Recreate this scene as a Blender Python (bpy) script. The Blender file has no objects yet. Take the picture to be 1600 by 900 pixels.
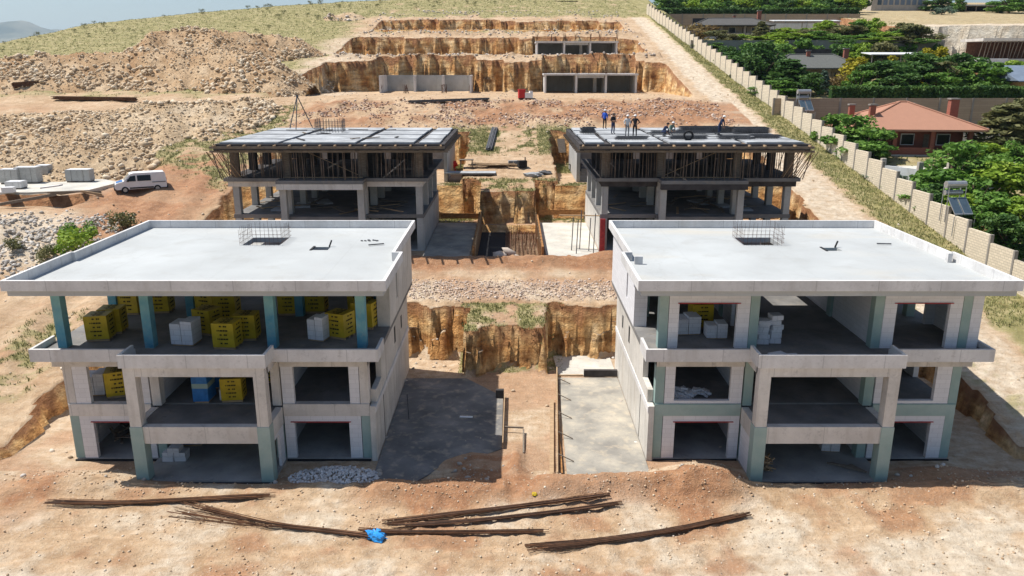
import bpy, math, random
import numpy as np
from mathutils import Vector, Matrix

# ------------------------------------------------------------------ camera, sky, sun, exposure
S = bpy.context.scene
COL = S.collection
FOC, PITCH, CAMH = 1228.0, math.atan((450-106.5)/1228.0), 19.7
cam = bpy.data.cameras.new('camera'); camo = bpy.data.objects.new('camera', cam); COL.objects.link(camo)
HAZE = .00008
camo.location = (0, 0, CAMH); camo.rotation_euler = (math.pi/2-PITCH, 0, 0)
cam.sensor_width = 36; cam.lens = FOC*36/1600; cam.clip_start = .5; cam.clip_end = 40000
S.camera = camo
SUN = Vector((-5.4, 1.4, 10.2)).normalized()
w = bpy.data.worlds.new('World'); S.world = w; w.use_nodes = True
nt = w.node_tree; sky = nt.nodes.new('ShaderNodeTexSky'); sky.sky_type = 'NISHITA'; sky.sun_disc = False
sky.sun_elevation = math.asin(SUN.z); sky.sun_rotation = math.atan2(SUN.x, SUN.y)
sky.dust_density = 1.0; sky.ozone_density = 1.5; sky.air_density = 1.0
nt.links.new(sky.outputs[0], nt.nodes['Background'].inputs[0]); nt.nodes['Background'].inputs[1].default_value = .088
sl = bpy.data.lights.new('sun', 'SUN'); so = bpy.data.objects.new('sun', sl); COL.objects.link(so)
sl.energy = 5.0; sl.angle = math.radians(.5); sl.color = (1, .955, .885)
so.rotation_euler = (-SUN).to_track_quat('-Z', 'Y').to_euler()
S.view_settings.view_transform = 'Standard'; S.view_settings.look = 'None'
S.view_settings.exposure = 0.37; S.view_settings.gamma = 1
try:
    S.cycles.max_bounces = 6; S.cycles.diffuse_bounces = 4; S.cycles.transparent_max_bounces = 4
except Exception: pass

rnd = random.Random(7); rs = np.random.RandomState(11)
R = math.radians

# ------------------------------------------------------------------ helpers
def ray(x, y):
    v = (y-450)/FOC; c, s = math.cos(PITCH), math.sin(PITCH)
    return (x-800)/FOC, c-v*s, -s-v*c
def at_z(x, y, z):                     # photo pixel -> point on the level z
    a, b, d = ray(x, y); t = (z-CAMH)/d
    return Vector((a*t, b*t, z))
def at_d(x, y, zd):                    # photo pixel -> point at a distance along the axis
    a, b, d = ray(x, y); return Vector((a*zd, b*zd, CAMH+d*zd))
def at_y(x, y, Y):
    a, b, d = ray(x, y); t = Y/b; return Vector((a*t, Y, CAMH+d*t))

def tag(o, label=None, cat=None, group=None, kind=None):
    if label: o['label'] = label
    if cat: o['category'] = cat
    if group: o['group'] = group
    if kind: o['kind'] = kind
    return o
ORG = {}
def empty(name, loc, label, cat, group=None, rz=0):
    o = bpy.data.objects.new(name, None); COL.objects.link(o); o.empty_display_size = .2
    o.location = loc; o.rotation_euler = (0, 0, rz); ORG[o.name] = Vector(loc)
    return tag(o, label, cat, group)
def link_mesh(name, me, mat, parent=None, loc=None):
    o = bpy.data.objects.new(name, me); COL.objects.link(o)
    if isinstance(mat, (list, tuple)):
        for m in mat: me.materials.append(m)
    elif mat: me.materials.append(mat)
    if parent is not None:
        o.parent = parent; ORG[o.name] = ORG[parent.name]
    elif loc is not None:
        o.location = loc; ORG[o.name] = Vector(loc)
    else: ORG[o.name] = Vector((0, 0, 0))
    return o
def np_mesh(name, V, F, mat, parent=None, loc=None, col=None, smooth=False, zone=None):
    V = np.asarray(V, np.float32).reshape(-1, 3); F = np.asarray(F, np.int32)
    off = ORG[parent.name] if parent is not None else (Vector(loc) if loc is not None else None)
    if off is not None: V = V-np.array(off, np.float32)
    me = bpy.data.meshes.new(name); k = F.shape[1]; n = len(F)
    me.vertices.add(len(V)); me.vertices.foreach_set('co', V.ravel())
    me.loops.add(n*k); me.loops.foreach_set('vertex_index', F.ravel())
    me.polygons.add(n); me.polygons.foreach_set('loop_start', np.arange(0, n*k, k, dtype=np.int32))
    me.polygons.foreach_set('loop_total', np.full(n, k, np.int32))
    if smooth: me.polygons.foreach_set('use_smooth', np.ones(n, bool))
    if zone is not None:
        a = me.color_attributes.new('zone', 'FLOAT_COLOR', 'POINT'); a.data.foreach_set('color', np.asarray(zone, np.float32).ravel())
    if col is not None:                 # one random shade per stone / leaf
        a = me.attributes.new('shade', 'FLOAT', 'POINT'); a.data.foreach_set('value', np.asarray(col, np.float32).ravel())
    me.update(calc_edges=True); me.validate()
    return link_mesh(name, me, mat, parent, loc)

class MB:
    def __init__(s): s.v = []; s.f = []; s.m = []; s.mi = 0
    def raw(s, vs, fs):
        n = len(s.v); s.v += [tuple(p) for p in vs]
        for f in fs: s.f.append([i+n for i in f]); s.m.append(s.mi)
        return s
    def box(s, x0, x1, y0, y1, z0, z1):
        x0, x1 = sorted((x0, x1)); y0, y1 = sorted((y0, y1)); z0, z1 = sorted((z0, z1))
        return s.raw([(x0,y0,z0),(x1,y0,z0),(x1,y1,z0),(x0,y1,z0),(x0,y0,z1),(x1,y0,z1),(x1,y1,z1),(x0,y1,z1)],
                     [(3,2,1,0),(4,5,6,7),(0,1,5,4),(1,2,6,5),(2,3,7,6),(3,0,4,7)])
    def obox(s, c, d, rz=0, rx=0, ry=0):
        M = Matrix.Translation(c) @ Matrix.Rotation(rz, 4, 'Z') @ Matrix.Rotation(ry, 4, 'Y') @ Matrix.Rotation(rx, 4, 'X')
        a, b, e = d[0]/2, d[1]/2, d[2]/2
        P = [(-a,-b,-e),(a,-b,-e),(a,b,-e),(-a,b,-e),(-a,-b,e),(a,-b,e),(a,b,e),(-a,b,e)]
        return s.raw([M @ Vector(p) for p in P], [(3,2,1,0),(4,5,6,7),(0,1,5,4),(1,2,6,5),(2,3,7,6),(3,0,4,7)])
    def tube(s, p, q, r, n=6, r2=None, cap=True):
        p, q = Vector(p), Vector(q); r2 = r if r2 is None else r2
        d = (q-p); L = d.length
        if L < 1e-6: return s
        d /= L; a = d.orthogonal().normalized(); b = d.cross(a)
        vs = []
        for c, rr in ((p, r), (q, r2)):
            for i in range(n):
                t = 2*math.pi*i/n; vs.append(c+a*rr*math.cos(t)+b*rr*math.sin(t))
        fs = [(i, (i+1) % n, n+(i+1) % n, n+i) for i in range(n)]
        if cap: fs += [tuple(range(n-1, -1, -1)), tuple(range(n, 2*n))]
        return s.raw(vs, fs)
    def beam(s, p, q, wd, h):
        p, q = Vector(p), Vector(q); d = (q-p).normalized()
        up = Vector((0,0,1)) if abs(d.z) < .95 else Vector((0,1,0))
        a = d.cross(up).normalized()*wd/2; b = a.cross(d).normalized()*h/2
        vs = [c+i*a+j*b for c in (p, q) for i, j in ((-1,-1),(1,-1),(1,1),(-1,1))]
        return s.raw(vs, [(0,1,2,3),(7,6,5,4),(0,4,5,1),(1,5,6,2),(2,6,7,3),(3,7,4,0)])
    def slab(s, x0, x1, y0, y1, z0, z1, holes=()):
        xs = sorted({x0, x1, *[h[0] for h in holes], *[h[1] for h in holes]})
        ys = sorted({y0, y1, *[h[2] for h in holes], *[h[3] for h in holes]})
        for i in range(len(xs)-1):
            for j in range(len(ys)-1):
                cx, cy = (xs[i]+xs[i+1])/2, (ys[j]+ys[j+1])/2
                if any(h[0] < cx < h[1] and h[2] < cy < h[3] for h in holes): continue
                s.box(xs[i], xs[i+1], ys[j], ys[j+1], z0, z1)
        return s
    def prism(s, pts, z0, z1):
        n = len(pts)
        return s.raw([(p[0],p[1],z0) for p in pts]+[(p[0],p[1],z1) for p in pts],
                     [tuple(range(n-1,-1,-1)), tuple(range(n,2*n))]+[(i,(i+1)%n,n+(i+1)%n,n+i) for i in range(n)])
    def build(s, name, mat, parent=None, loc=None, label=None, smooth=False):
        me = bpy.data.meshes.new(name)
        off = ORG[parent.name] if parent is not None else (Vector(loc) if loc is not None else Vector((0,0,0)))
        me.from_pydata([Vector(v)-off for v in s.v], [], s.f)
        if any(s.m): me.polygons.foreach_set('material_index', s.m)
        if smooth: me.polygons.foreach_set('use_smooth', [True]*len(me.polygons))
        me.update()
        o = link_mesh(name, me, mat, parent, loc)
        if label: o['label'] = label
        return o
def copy_tree(o, parent=None):
    c = o.copy(); COL.objects.link(c)
    if parent is not None: c.parent = parent
    for ch in list(o.children): copy_tree(ch, c)
    return c
def place(proto, loc, label, rz=0, sc=None, group=None, used=set()):
    o = proto
    if proto.name in used: o = copy_tree(proto)
    used.add(proto.name); ORG[o.name] = Vector(loc)
    o.location = loc; o.rotation_euler = (0, 0, rz)
    if sc: o.scale = sc if isinstance(sc, (tuple, list)) else (sc, sc, sc)
    o['label'] = label
    if group: o['group'] = group
    return o

# value noise (numpy)
def vnoise(x, y, seed=0):
    x = np.asarray(x, float); y = np.asarray(y, float)
    xi = np.floor(x).astype(np.int64); yi = np.floor(y).astype(np.int64); fx = x-xi; fy = y-yi
    fx = fx*fx*fx*(fx*(fx*6-15)+10); fy = fy*fy*fy*(fy*(fy*6-15)+10)
    def h(a, b):
        n = (a*374761393+b*668265263+seed*974634777) & 0xffffffff
        n = ((n ^ (n >> 13))*1274126177) & 0xffffffff
        return ((n ^ (n >> 16)) & 0xffff)/32767.5-1
    return (h(xi,yi)*(1-fx)+h(xi+1,yi)*fx)*(1-fy)+(h(xi,yi+1)*(1-fx)+h(xi+1,yi+1)*fx)*fy
def fbm(x, y, seed=0, oct=4):
    r = 0; a = .5
    for k in range(oct):
        r = r+a*vnoise(x*2**k, y*2**k, seed+k*17); a *= .5
    return r
def sst(a, b, x): t = np.clip((x-a)/(b-a), 0, 1); return t*t*(3-2*t)

# ------------------------------------------------------------------ materials
def hexc(r, g, b):
    f = lambda c: (c/255/12.92) if c/255 <= .04045 else ((c/255+.055)/1.055)**2.4
    return (f(r), f(g), f(b), 1)
class NT:
    def __init__(s, name):
        s.m = bpy.data.materials.new(name); s.m.use_nodes = True; s.t = s.m.node_tree
        s.b = s.t.nodes['Principled BSDF']; s.b.inputs['Roughness'].default_value = .9
        s.b.inputs['Specular IOR Level'].default_value = .25
        s._tc = None
    def n(s, t, **kw):
        o = s.t.nodes.new(t)
        for k, v in kw.items(): setattr(o, k, v)
        return o
    def l(s, a, b): s.t.links.new(a, b)
    def tc(s):
        if s._tc is None: s._tc = s.n('ShaderNodeTexCoord').outputs['Object']
        return s._tc
    def mapped(s, sc):
        m = s.n('ShaderNodeMapping'); m.inputs['Scale'].default_value = sc; s.l(s.tc(), m.inputs[0]); return m.outputs[0]
    def noise(s, scale, detail=4, vec=None, rough=.55):
        o = s.n('ShaderNodeTexNoise'); o.inputs['Scale'].default_value = scale; o.inputs['Detail'].default_value = detail
        o.inputs['Roughness'].default_value = rough; s.l(vec if vec is not None else s.tc(), o.inputs['Vector']); return o.outputs['Fac']
    def ramp(s, fac, stops, interp='LINEAR'):
        o = s.n('ShaderNodeValToRGB'); o.color_ramp.interpolation = interp; e = o.color_ramp.elements
        while len(e) < len(stops): e.new(.5)
        for i, (p, c) in enumerate(stops):
            e[i].position = p; e[i].color = c if len(c) == 4 else (*c, 1)
        s.l(fac, o.inputs[0]); return o.outputs[0]
    def mix(s, fac, a, b, mode='MIX'):
        o = s.n('ShaderNodeMix', data_type='RGBA', blend_type=mode)
        for i, x in ((0, fac), (6, a), (7, b)):
            if hasattr(x, 'default_value'): s.l(x, o.inputs[i])
            else: o.inputs[i].default_value = x
        return o.outputs[2]
    def math(s, op, a, b=0., clamp=False):
        o = s.n('ShaderNodeMath', operation=op, use_clamp=clamp)
        for i, x in ((0, a), (1, b)):
            if hasattr(x, 'default_value'): s.l(x, o.inputs[i])
            else: o.inputs[i].default_value = x
        return o.outputs[0]
    def bump(s, h, dist=.05, strength=.6):
        o = s.n('ShaderNodeBump'); o.inputs['Distance'].default_value = dist; o.inputs['Strength'].default_value = strength
        s.l(h, o.inputs['Height']); s.l(o.outputs[0], s.b.inputs['Normal'])
    def out(s, c):
        if hasattr(c, 'default_value'): s.l(c, s.b.inputs['Base Color'])
        else: s.b.inputs['Base Color'].default_value = c
        return s.m
def sc(c, k): return (min(1, c[0]*k), min(1, c[1]*k), min(1, c[2]*k), 1)
def simple(name, c, var=.25, scale=6., rough=.85, bump=0., metal=0.):
    t = NT(name); f = t.noise(scale, 5)
    col = t.ramp(f, [(.25, sc(c, 1-var)), (.75, sc(c, 1+var))])
    t.b.inputs['Roughness'].default_value = rough; t.b.inputs['Metallic'].default_value = metal
    if bump: t.bump(t.noise(scale*4, 5), bump)
    return t.out(col)
def concrete(name, c, stain=(.30,.25,.19,1), var=.16, joints=0, streak=.35, bump=.01):
    t = NT(name)
    col = t.ramp(t.noise(.55, 6), [(.3, sc(c, 1-var)), (.7, sc(c, 1+var))])
    col = t.mix(t.math('MULTIPLY', t.ramp(t.noise(7, 5), [(.5, (0,0,0)), (.8, (1,1,1))]), .35), col, sc(c, .72))
    st = t.ramp(t.noise(1.0, 4, t.mapped((2.2, 2.2, .22))), [(.52, (0,0,0)), (.75, (1,1,1))])
    col = t.mix(t.math('MULTIPLY', st, streak), col, stain)
    col = t.mix(t.ramp(t.noise(2.4, 8, rough=.75), [(.56, (0,0,0)), (.68, (.5,.5,.5))]), col, sc(c, .5))
    col = t.mix(t.ramp(t.noise(1.7, 6, rough=.7), [(.6, (0,0,0)), (.7, (.4,.4,.4))]), col, sc(c, 1.25))
    if joints:                                        # shuttering joints every `joints` metres
        sp = t.n('ShaderNodeSeparateXYZ'); t.l(t.tc(), sp.inputs[0])
        a = t.math('ADD', sp.outputs[0], sp.outputs[1])
        fr = t.math('FRACT', t.math('DIVIDE', a, joints))
        ln = t.math('LESS_THAN', fr, .014)
        col = t.mix(t.math('MULTIPLY', ln, .45), col, sc(c, .45))
    t.bump(t.noise(18, 6), bump)
    return t.out(col)
def blockwork(name, c, bw=.6, bh=.25, mort=.78, width=.008, var=.05):
    t = NT(name); sp = t.n('ShaderNodeSeparateXYZ'); t.l(t.tc(), sp.inputs[0])
    cb = t.n('ShaderNodeCombineXYZ'); t.l(t.math('ADD', sp.outputs[0], sp.outputs[1]), cb.inputs[0]); t.l(sp.outputs[2], cb.inputs[1])
    br = t.n('ShaderNodeTexBrick'); t.l(cb.outputs[0], br.inputs['Vector']); br.inputs['Scale'].default_value = 1
    br.inputs['Brick Width'].default_value = bw; br.inputs['Row Height'].default_value = bh; br.inputs['Mortar Size'].default_value = width
    br.inputs['Color1'].default_value = sc(c, 1-var); br.inputs['Color2'].default_value = sc(c, 1+var); br.inputs['Mortar'].default_value = sc(c, mort)
    col = t.mix(t.math('MULTIPLY', t.noise(1.3, 5), .3), br.outputs['Color'], sc(c, .7))
    t.bump(br.outputs['Fac'], .01, -.5)
    return t.out(col)
def wood(name, c, var=.35, sx=(1.2, 9, 9)):
    t = NT(name); col = t.ramp(t.noise(2.5, 5, t.mapped(sx)), [(.3, sc(c, 1-var)), (.7, sc(c, 1+var))])
    return t.out(col)

M = {}
M['conc'] = concrete('raw_concrete', (.62,.59,.55,1), joints=2.7)
M['conc_grey'] = concrete('grey_concrete', (.40,.40,.385,1), joints=2.7)
M['conc_band'] = concrete('parapet_concrete', (.64,.63,.62,1), joints=2.9, streak=.22)
M['conc_dark'] = concrete('shade_darkened_concrete', (.185,.18,.175,1), var=.3)  # concrete darkened in colour to suggest the shade inside the storeys
M['wallc'] = concrete('side_wall_concrete', (.58,.555,.51,1), joints=3.4, streak=.5)
def roofmat(name, patch):
    t = NT(name)
    col = t.ramp(t.noise(.16, 5), [(.32, (.375,.39,.39)), (.62, (.465,.485,.485))])
    col = t.mix(t.math('MULTIPLY', t.ramp(t.noise(1.1, 6), [(.5, (0,0,0)), (.8, (1,1,1))]), .3), col, (.40,.40,.39,1))
    col = t.mix(t.math('MULTIPLY', t.ramp(t.noise(.12, 3, t.mapped((1, 2.4, 1))), [(.55, (0,0,0)), (.72, (1,1,1))]), patch), col, (.50,.45,.36,1))
    cr = t.n('ShaderNodeTexVoronoi', feature='DISTANCE_TO_EDGE'); cr.inputs['Scale'].default_value = .22
    dv = t.n('ShaderNodeVectorMath', operation='ADD'); nz = t.n('ShaderNodeTexNoise'); nz.inputs['Scale'].default_value = .8; nz.inputs['Detail'].default_value = 5
    t.l(t.tc(), nz.inputs['Vector']); t.l(t.tc(), dv.inputs[0]); t.l(nz.outputs['Color'], dv.inputs[1]); t.l(dv.outputs[0], cr.inputs['Vector'])
    col = t.mix(t.math('MULTIPLY', t.math('LESS_THAN', cr.outputs[0], .006), .18), col, (.33,.33,.32,1))
    sp = t.n('ShaderNodeSeparateXYZ'); t.l(t.tc(), sp.inputs[0])
    for ax, per in ((0, 5.6), (1, 4.9)):
        fr = t.math('FRACT', t.math('DIVIDE', t.math('ADD', sp.outputs[ax], 50.3), per)); col = t.mix(t.math('MULTIPLY', t.math('LESS_THAN', fr, .007), .22), col, (.27,.27,.26,1))
    col = t.mix(t.ramp(t.noise(.5, 8, rough=.72), [(.54, (0,0,0)), (.7, (.4,.4,.4))]), col, (.32,.31,.29,1))
    col = t.mix(t.ramp(t.noise(14, 3), [(.66, (0,0,0)), (.74, (.5,.5,.5))]), col, (.25,.25,.24,1))
    t.bump(t.noise(9, 6), .015)
    return t.out(col)
M['roof_a'] = roofmat('roof_screed_white', .12); M['roof_b'] = roofmat('roof_screed_stained', .5)
def tealmat(name, top, bot):
    t = NT(name); sp = t.n('ShaderNodeSeparateXYZ'); t.l(t.tc(), sp.inputs[0])
    f = t.math('ADD', t.math('MULTIPLY', t.noise(1.2, 5), .8), t.math('MULTIPLY', t.math('FRACT', t.math('DIVIDE', sp.outputs[2], 3.1)), .35))
    col = t.ramp(f, [(.35, bot), (.8, top)])
    col = t.mix(t.math('MULTIPLY', t.ramp(t.noise(5, 5), [(.5, (0,0,0)), (.8, (1,1,1))]), .4), col, (.30,.34,.32,1))
    t.bump(t.noise(15, 5), .01)
    return t.out(col)
M['teal'] = tealmat('teal_film_column', (.22,.42,.42), (.07,.24,.34))
M['sage'] = tealmat('pale_green_concrete', (.36,.45,.42), (.25,.36,.34))
M['aac'] = blockwork('aerated_block_wall', (.72,.72,.74,1))
M['block'] = blockwork('white_blocks', (.66,.67,.70,1), .6, .3, .75, .014)
M['red_steel'] = simple('red_lintel', (.38,.05,.05,1))
M['rust'] = simple('rusty_steel', (.115,.052,.03,1), .5, 3)
M['rustbar'] = simple('rusted_rebar', (.14,.068,.036,1), .5, 2.5, .75)
M['rust2'] = simple('orange_rusted_rebar', (.20,.095,.045,1), .5, 3, .8); M['rust3'] = simple('dark_rebar', (.075,.042,.028,1), .5, 3, .7)
M['bar_grey'] = simple('grey_rebar', (.10,.10,.105,1), .4, 3, .6)
M['steel'] = simple('prop_steel', (.16,.115,.085,1), .5, 2, .6)
M['steel_dark'] = simple('dark_prop_steel', (.085,.07,.06,1), .5, 2, .6)
M['ply'] = concrete('plywood_sheets', (.37,.385,.40,1), stain=(.15,.15,.15,1), var=.35, streak=.5)
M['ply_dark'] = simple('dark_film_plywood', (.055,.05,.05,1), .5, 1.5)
M['timber'] = wood('timber_board', (.38,.265,.16,1))
M['timber_grey'] = wood('weathered_timber', (.20,.165,.13,1))
M['timber_orange'] = wood('orange_shuttering', (.34,.165,.06,1), .4, (1.2,1.2,3))
M['black'] = simple('bitumen_black', (.02,.02,.022,1), .4, 4)
M['dark'] = simple('near_black', (.03,.03,.032,1), .3, 4)  # near black, mainly painted in as the shade inside openings
M['yellow'] = simple('yellow_wrap', (.46,.325,.018,1), .2, 2, .45)
M['yellow_text'] = simple('black_print', (.035,.03,.012,1), .3, 8)
M['blue_wrap'] = simple('blue_wrap', (.03,.16,.42,1), .3, 3, .4)
M['blue_bag'] = simple('blue_plastic', (.04,.30,.72,1), .3, 9, .35)
M['red'] = simple('red_paint', (.50,.03,.03,1), .2, 5, .5)
M['white'] = simple('white_paint', (.78,.78,.78,1), .04, 2, .35)
# ------------------------------------------------------------------ the ground
def nat(Y):
    Y = np.asarray(Y, float); t = Y-35
    return np.where(t > 4, .2*t, np.where(t < -4, -.012*(-t-4), .2*(t+4)**2/16))
RX = np.array([-400,-150,-120,-105,-97,-92,-75,-52,-27,0,60,400]); RY = np.array([20,70,105,138,156,177,194,211,220,236,300,330])
def pit_back(X, pts): return np.interp(X, [p[0] for p in pts], [p[1] for p in pts])
def edge(a): return a
def bump_plan(X, Y, oy, wl=-3.1, wr=2.35):       # back of a courtyard pit with the tongue of uncut ground in its middle
    j = .45*vnoise(X*.7, Y*0+oy, 5)+.07*vnoise(X*3, Y*0+oy, 6)
    k = .22*vnoise(Y*1.3, X*0+oy, 8)
    return np.where((X > wl+k) & (X < wr+k), 49.7+oy+j, 53.0+oy+j)
def ground(X, Y, detail=True):
    X = np.asarray(X, float); Y = np.asarray(Y, float); X, Y = np.broadcast_arrays(X, Y)
    z = nat(Y)
    b = np.maximum(0, Y-np.interp(X, RX, RY)); n0 = z.copy()
    z = z-.42*(np.sqrt(b*b+100)-10)
    far = sst(300, 700, np.hypot(X, Y)); z = z*(1-far)+far*(-25)
    z = np.where((X > 36) & (Y > 200.6) & (Y < 330), 31.0+.04*(Y-200), z)
    # neighbours' garden terraces
    g = X > 36.6
    z = np.where(g & (Y < 104.7) & (Y > 30), np.minimum(nat(Y), 10.2), z)
    z = np.where(g & (Y >= 104.7) & (Y < 150.4), 15.2+.07*(Y-105), z)
    z = np.where(g & (Y >= 150.4) & (Y < 200.6), 23.9+.07*(Y-150), z)
    q = (X > 79)
    z = np.where(q & (Y > 140) & (Y <= 168+1.5*vnoise(X*.3, Y*0, 4)), 19.5+.05*(Y-140), z)
    z = np.where(q & (Y > 168+1.5*vnoise(X*.3, Y*0, 4)) & (Y < 330), 28.2+.104*(Y-170)+.5*fbm(X*.1, Y*.1, 7), z)
    tq = sst(75, 90, X)*sst(203, 206, Y)*(Y < 330); z = np.where((X > 74) & (Y > 203) & (Y < 330), (31+.04*(Y-200))*(1-tq)+(28.2+.104*(Y-170))*tq, z)
    w1 = .18*vnoise(X*1.3, Y*1.3, 21)+.3*vnoise(X*.4, Y*.4, 22)
    ax = np.abs(X)+.5*vnoise(Y*.5, X*0, 31)*sst(20, 26, np.abs(X))
    # van yard and slab on the left
    yl = sst(-37, -40, X)*sst(72.6, 73, Y)*sst(90, 84, Y); z = z*(1-yl)+8.25*yl
    yl = sst(-38, -41, X)*sst(69.5, 72, Y)*(Y < 73.4); z = np.where(yl > 0, z*(1-yl)+7.2*yl, z)
    # first pair of villas
    p = (ax < 27) & (Y > 34.3+.25*w1) & (Y < bump_plan(X, Y, 0))
    z = np.where(p, 0*z-.03, z)
    # second pair: basement pit, trench strip, upper pits
    p2 = (ax < 27) & (Y > 61.3+.3*w1-.5*sst(-3, 3, X)*0) & (Y < bump_plan(X, Y, 26.3))
    z = np.where(p2, 5.15, z)
    z = np.where(p2 & (X > -3.0) & (X < 2.3) & (Y < 74.5), 4.35, z)
    xs = np.where(X > 0, 4.5, -5.1)
    p2u = (ax < 27) & (np.abs(X) > np.abs(xs)+.25*vnoise(Y*1.1, X*0, 9)) & (Y > 78) & (Y < 96.8+.5*vnoise(X*.6, Y*0, 12))
    z = np.where(p2u, np.minimum(z, 8.45), z)
    # upper rows of terraces
    b3 = pit_back(X, [(-32,137.5),(-24,140),(-23,142.2),(-6.5,142.2),(-6,139.5),(-1.6,140),(-1.3,137.5),(3,138),(3.3,140),(5.2,140),(5.4,142.5),(21,142.5),(21.4,139.5),(22.3,139.5),(22.5,138),(26,137)])+.35*vnoise(X*.9, Y*0, 41)
    p3 = (X > -32+.15*(Y-134)) & (X < 25.6) & (Y > 112.5) & (Y < b3)
    z = np.where(p3, np.minimum(z, 15.55+.02*(Y-125)), z)
    b4 = pit_back(X, [(-32,162),(-21.5,163),(-21.2,161),(-12,162),(1.2,162.5),(1.4,160.5),(4,160.5),(4.2,163),(20.4,163),(20.6,160.5),(24.5,160)])+.4*vnoise(X*.8, Y*0, 43)
    p4 = (X > -31.4) & (X < 24+.4*w1) & (Y > 144) & (Y < b4)
    z = np.where(p4, np.minimum(z, 21.45), z)
    b5 = pit_back(X, [(-30,185),(-17,186),(-16.8,184.5),(-3,186),(-2.5,183.5),(.5,184),(.8,182),(10,183),(10.2,184.5),(19,184.5),(19.2,182),(24,181.5)])+.5*vnoise(X*.7, Y*0, 45)
    p5 = (X > -29) & (X < 23.6+.4*w1) & (Y > 168) & (Y < b5)
    z = np.where(p5, np.minimum(z, 27.2), z)
    pit = p | p2 | p2u | p3 | p4 | p5
    for msk, bk, lvl in ((p, bump_plan(X, Y, 0), -.03), (p2 & (Y > 74.6), bump_plan(X, Y, 26.3), 5.15), (p2u, 96.8+.5*vnoise(X*.6, Y*0, 12), 8.45), (p3, b3, 15.7), (p4, b4, 21.45), (p5, b5, 27.2)):
        d = bk-Y; top = nat(bk)-lvl; nb = np.round(vnoise(X*1.3, Y*0+lvl, 301)*2.5)/2.5+.12*vnoise(X*5, Y*0+lvl, 304); nc = vnoise(X*.8, Y*0+lvl, 302); nd = np.round(vnoise(X*1.9, Y*0+lvl, 303)*2.5)/2.5+.1*vnoise(X*6, Y*0, 305)
        led = lvl+top*np.clip(.5+.45*nb, .08, .85); led2 = lvl+top*np.clip(.25+.35*nd, 0, .6)
        z = np.where(msk & (d < .22+.3*np.maximum(nc, 0)), np.maximum(z, led), z)
        z = np.where(msk & (d < .5+.45*np.maximum(nd, 0)) & (nb > -.2), np.maximum(z, led2), z)
        z = np.where(msk, np.maximum(z, lvl+np.maximum(0, (.55+.5*nc)-.8*d)), z)
    if detail == 'pit': return pit.astype(float)
    if not detail: return z
    # mounds, rims, berms
    cut = ~pit & (X < 36)
    r = np.exp(-((Y-33.9)/.9)**2)*sst(34.9, 34.4, Y)
    z = z+r*(.55*sst(-.2, 1.5, X)*sst(12, 10.2, X)+.28*sst(-7.2,-6.5,X)*sst(0,-.4,X)+.15)*(1+.8*w1)*(np.abs(X) < 28)
    z = z+.75*np.exp(-((X-9.4)/1.7)**2-((Y-35.2)/1.3)**2)*(1+w1)+.22*np.exp(-((X+8.6)/1.5)**2-((Y-35.3)/.9)**2)*(1+w1)
    z = z+.55*np.exp(-((X-21.2)/2.2)**2-((Y-35.2)/1.0)**2)*(1+w1)+.45*np.exp(-((X+21)/3)**2-((Y-34.6)/1.0)**2)*(1+w1)
    z = z+.45*np.exp(-((X-.2)/.45)**2-((Y-36.6)/1.6)**2)+.25*np.exp(-((X+2)/1.6)**2-((Y-36.2)/1.4)**2)
    z = z+np.where(cut, 1, 0)*(.35*np.exp(-((Y-60.2)/.7)**2)*(np.abs(X) < 28)*(1+1.5*w1)+.5*np.exp(-((X-8)/1.6)**2-((Y-60)/1)**2))
    rub = (.5*np.exp(-((Y-142.6)/1.1)**2)+.45*np.exp(-((Y-166.2)/1.2)**2))*(np.abs(X+3) < 29)
    z = z+np.where(cut, rub*(1+2*w1), 0)
    rid = sst(97, 101, Y)*sst(112.6, 110, Y)*sst(-30,-24,X)*sst(27,22,X)
    z = z+rid*(.5*fbm(X*.6, Y*.6, 51)+.35)
    grav = sst(52.8, 54, Y)*sst(57.5, 55.5, Y)*(ax < 28)*cut
    z = z+grav*(.16*fbm(X*2.2, Y*2.2, 52)+.12)
    bank = sst(-34,-38,X)*sst(55,58,Y)*sst(70,66,Y)
    z = z+bank*(.7*fbm(X*.5, Y*.5, 53, 5)+.3)
    rut = sst(-27.5,-29,X)*sst(-48,-40,X)*sst(40,46,Y)*sst(100,80,Y)
    z = z+rut*.16*np.sin((X+.12*Y)*1.9+2*vnoise(X*.1, Y*.1, 61))
    near = sst(36, 33, Y)
    z = z+np.where(pit, .03, .11)*fbm(X*1.7, Y*1.7, 3, 4)*sst(400, 200, Y)+near*.10*fbm(X*.8, Y*.8, 4, 5)+near*.05*fbm(X*5, Y*5, 14, 3)
    cr = X+.42*(Y-30)+.5*vnoise(Y*.15, X*0, 62); rt = np.exp(-((np.mod(cr, 2.1)-1.05)/.22)**2)*sst(5, 10, X)*sst(34, 32, Y)*(.6+.5*vnoise(X*.3, Y*.3, 63))
    rl = np.exp(-((np.mod(Y+.05*X+.35*vnoise(X*.12, Y*0, 64), 1.9)-.95)/.2)**2)*sst(31.6, 30, Y)*(.5+.6*vnoise(X*.25, Y*.6, 65))
    z = z-.07*rt*(.7+.5*np.sin(Y*16+X))-.075*rl*(.7+.5*vnoise(X*4, Y*4, 66))
    wob = sst(60, 120, Y)*sst(420, 300, Y)*.25*fbm(X*.25, Y*.25, 71)
    return z+np.where(pit | (X > 36), 0, wob)
def gz(x, y): return float(ground(np.array([x]), np.array([y]))[0])
def gpt(x, y):                         # photo pixel -> where its ray meets the ground
    a, b, d = ray(x, y); Y = np.arange(22, 260, .1); f = CAMH+d/b*Y-ground(a/b*Y, Y)
    i = np.argmax(f <= 0); return Vector((a/b*Y[i], Y[i], gz(a/b*Y[i], Y[i])))

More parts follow.
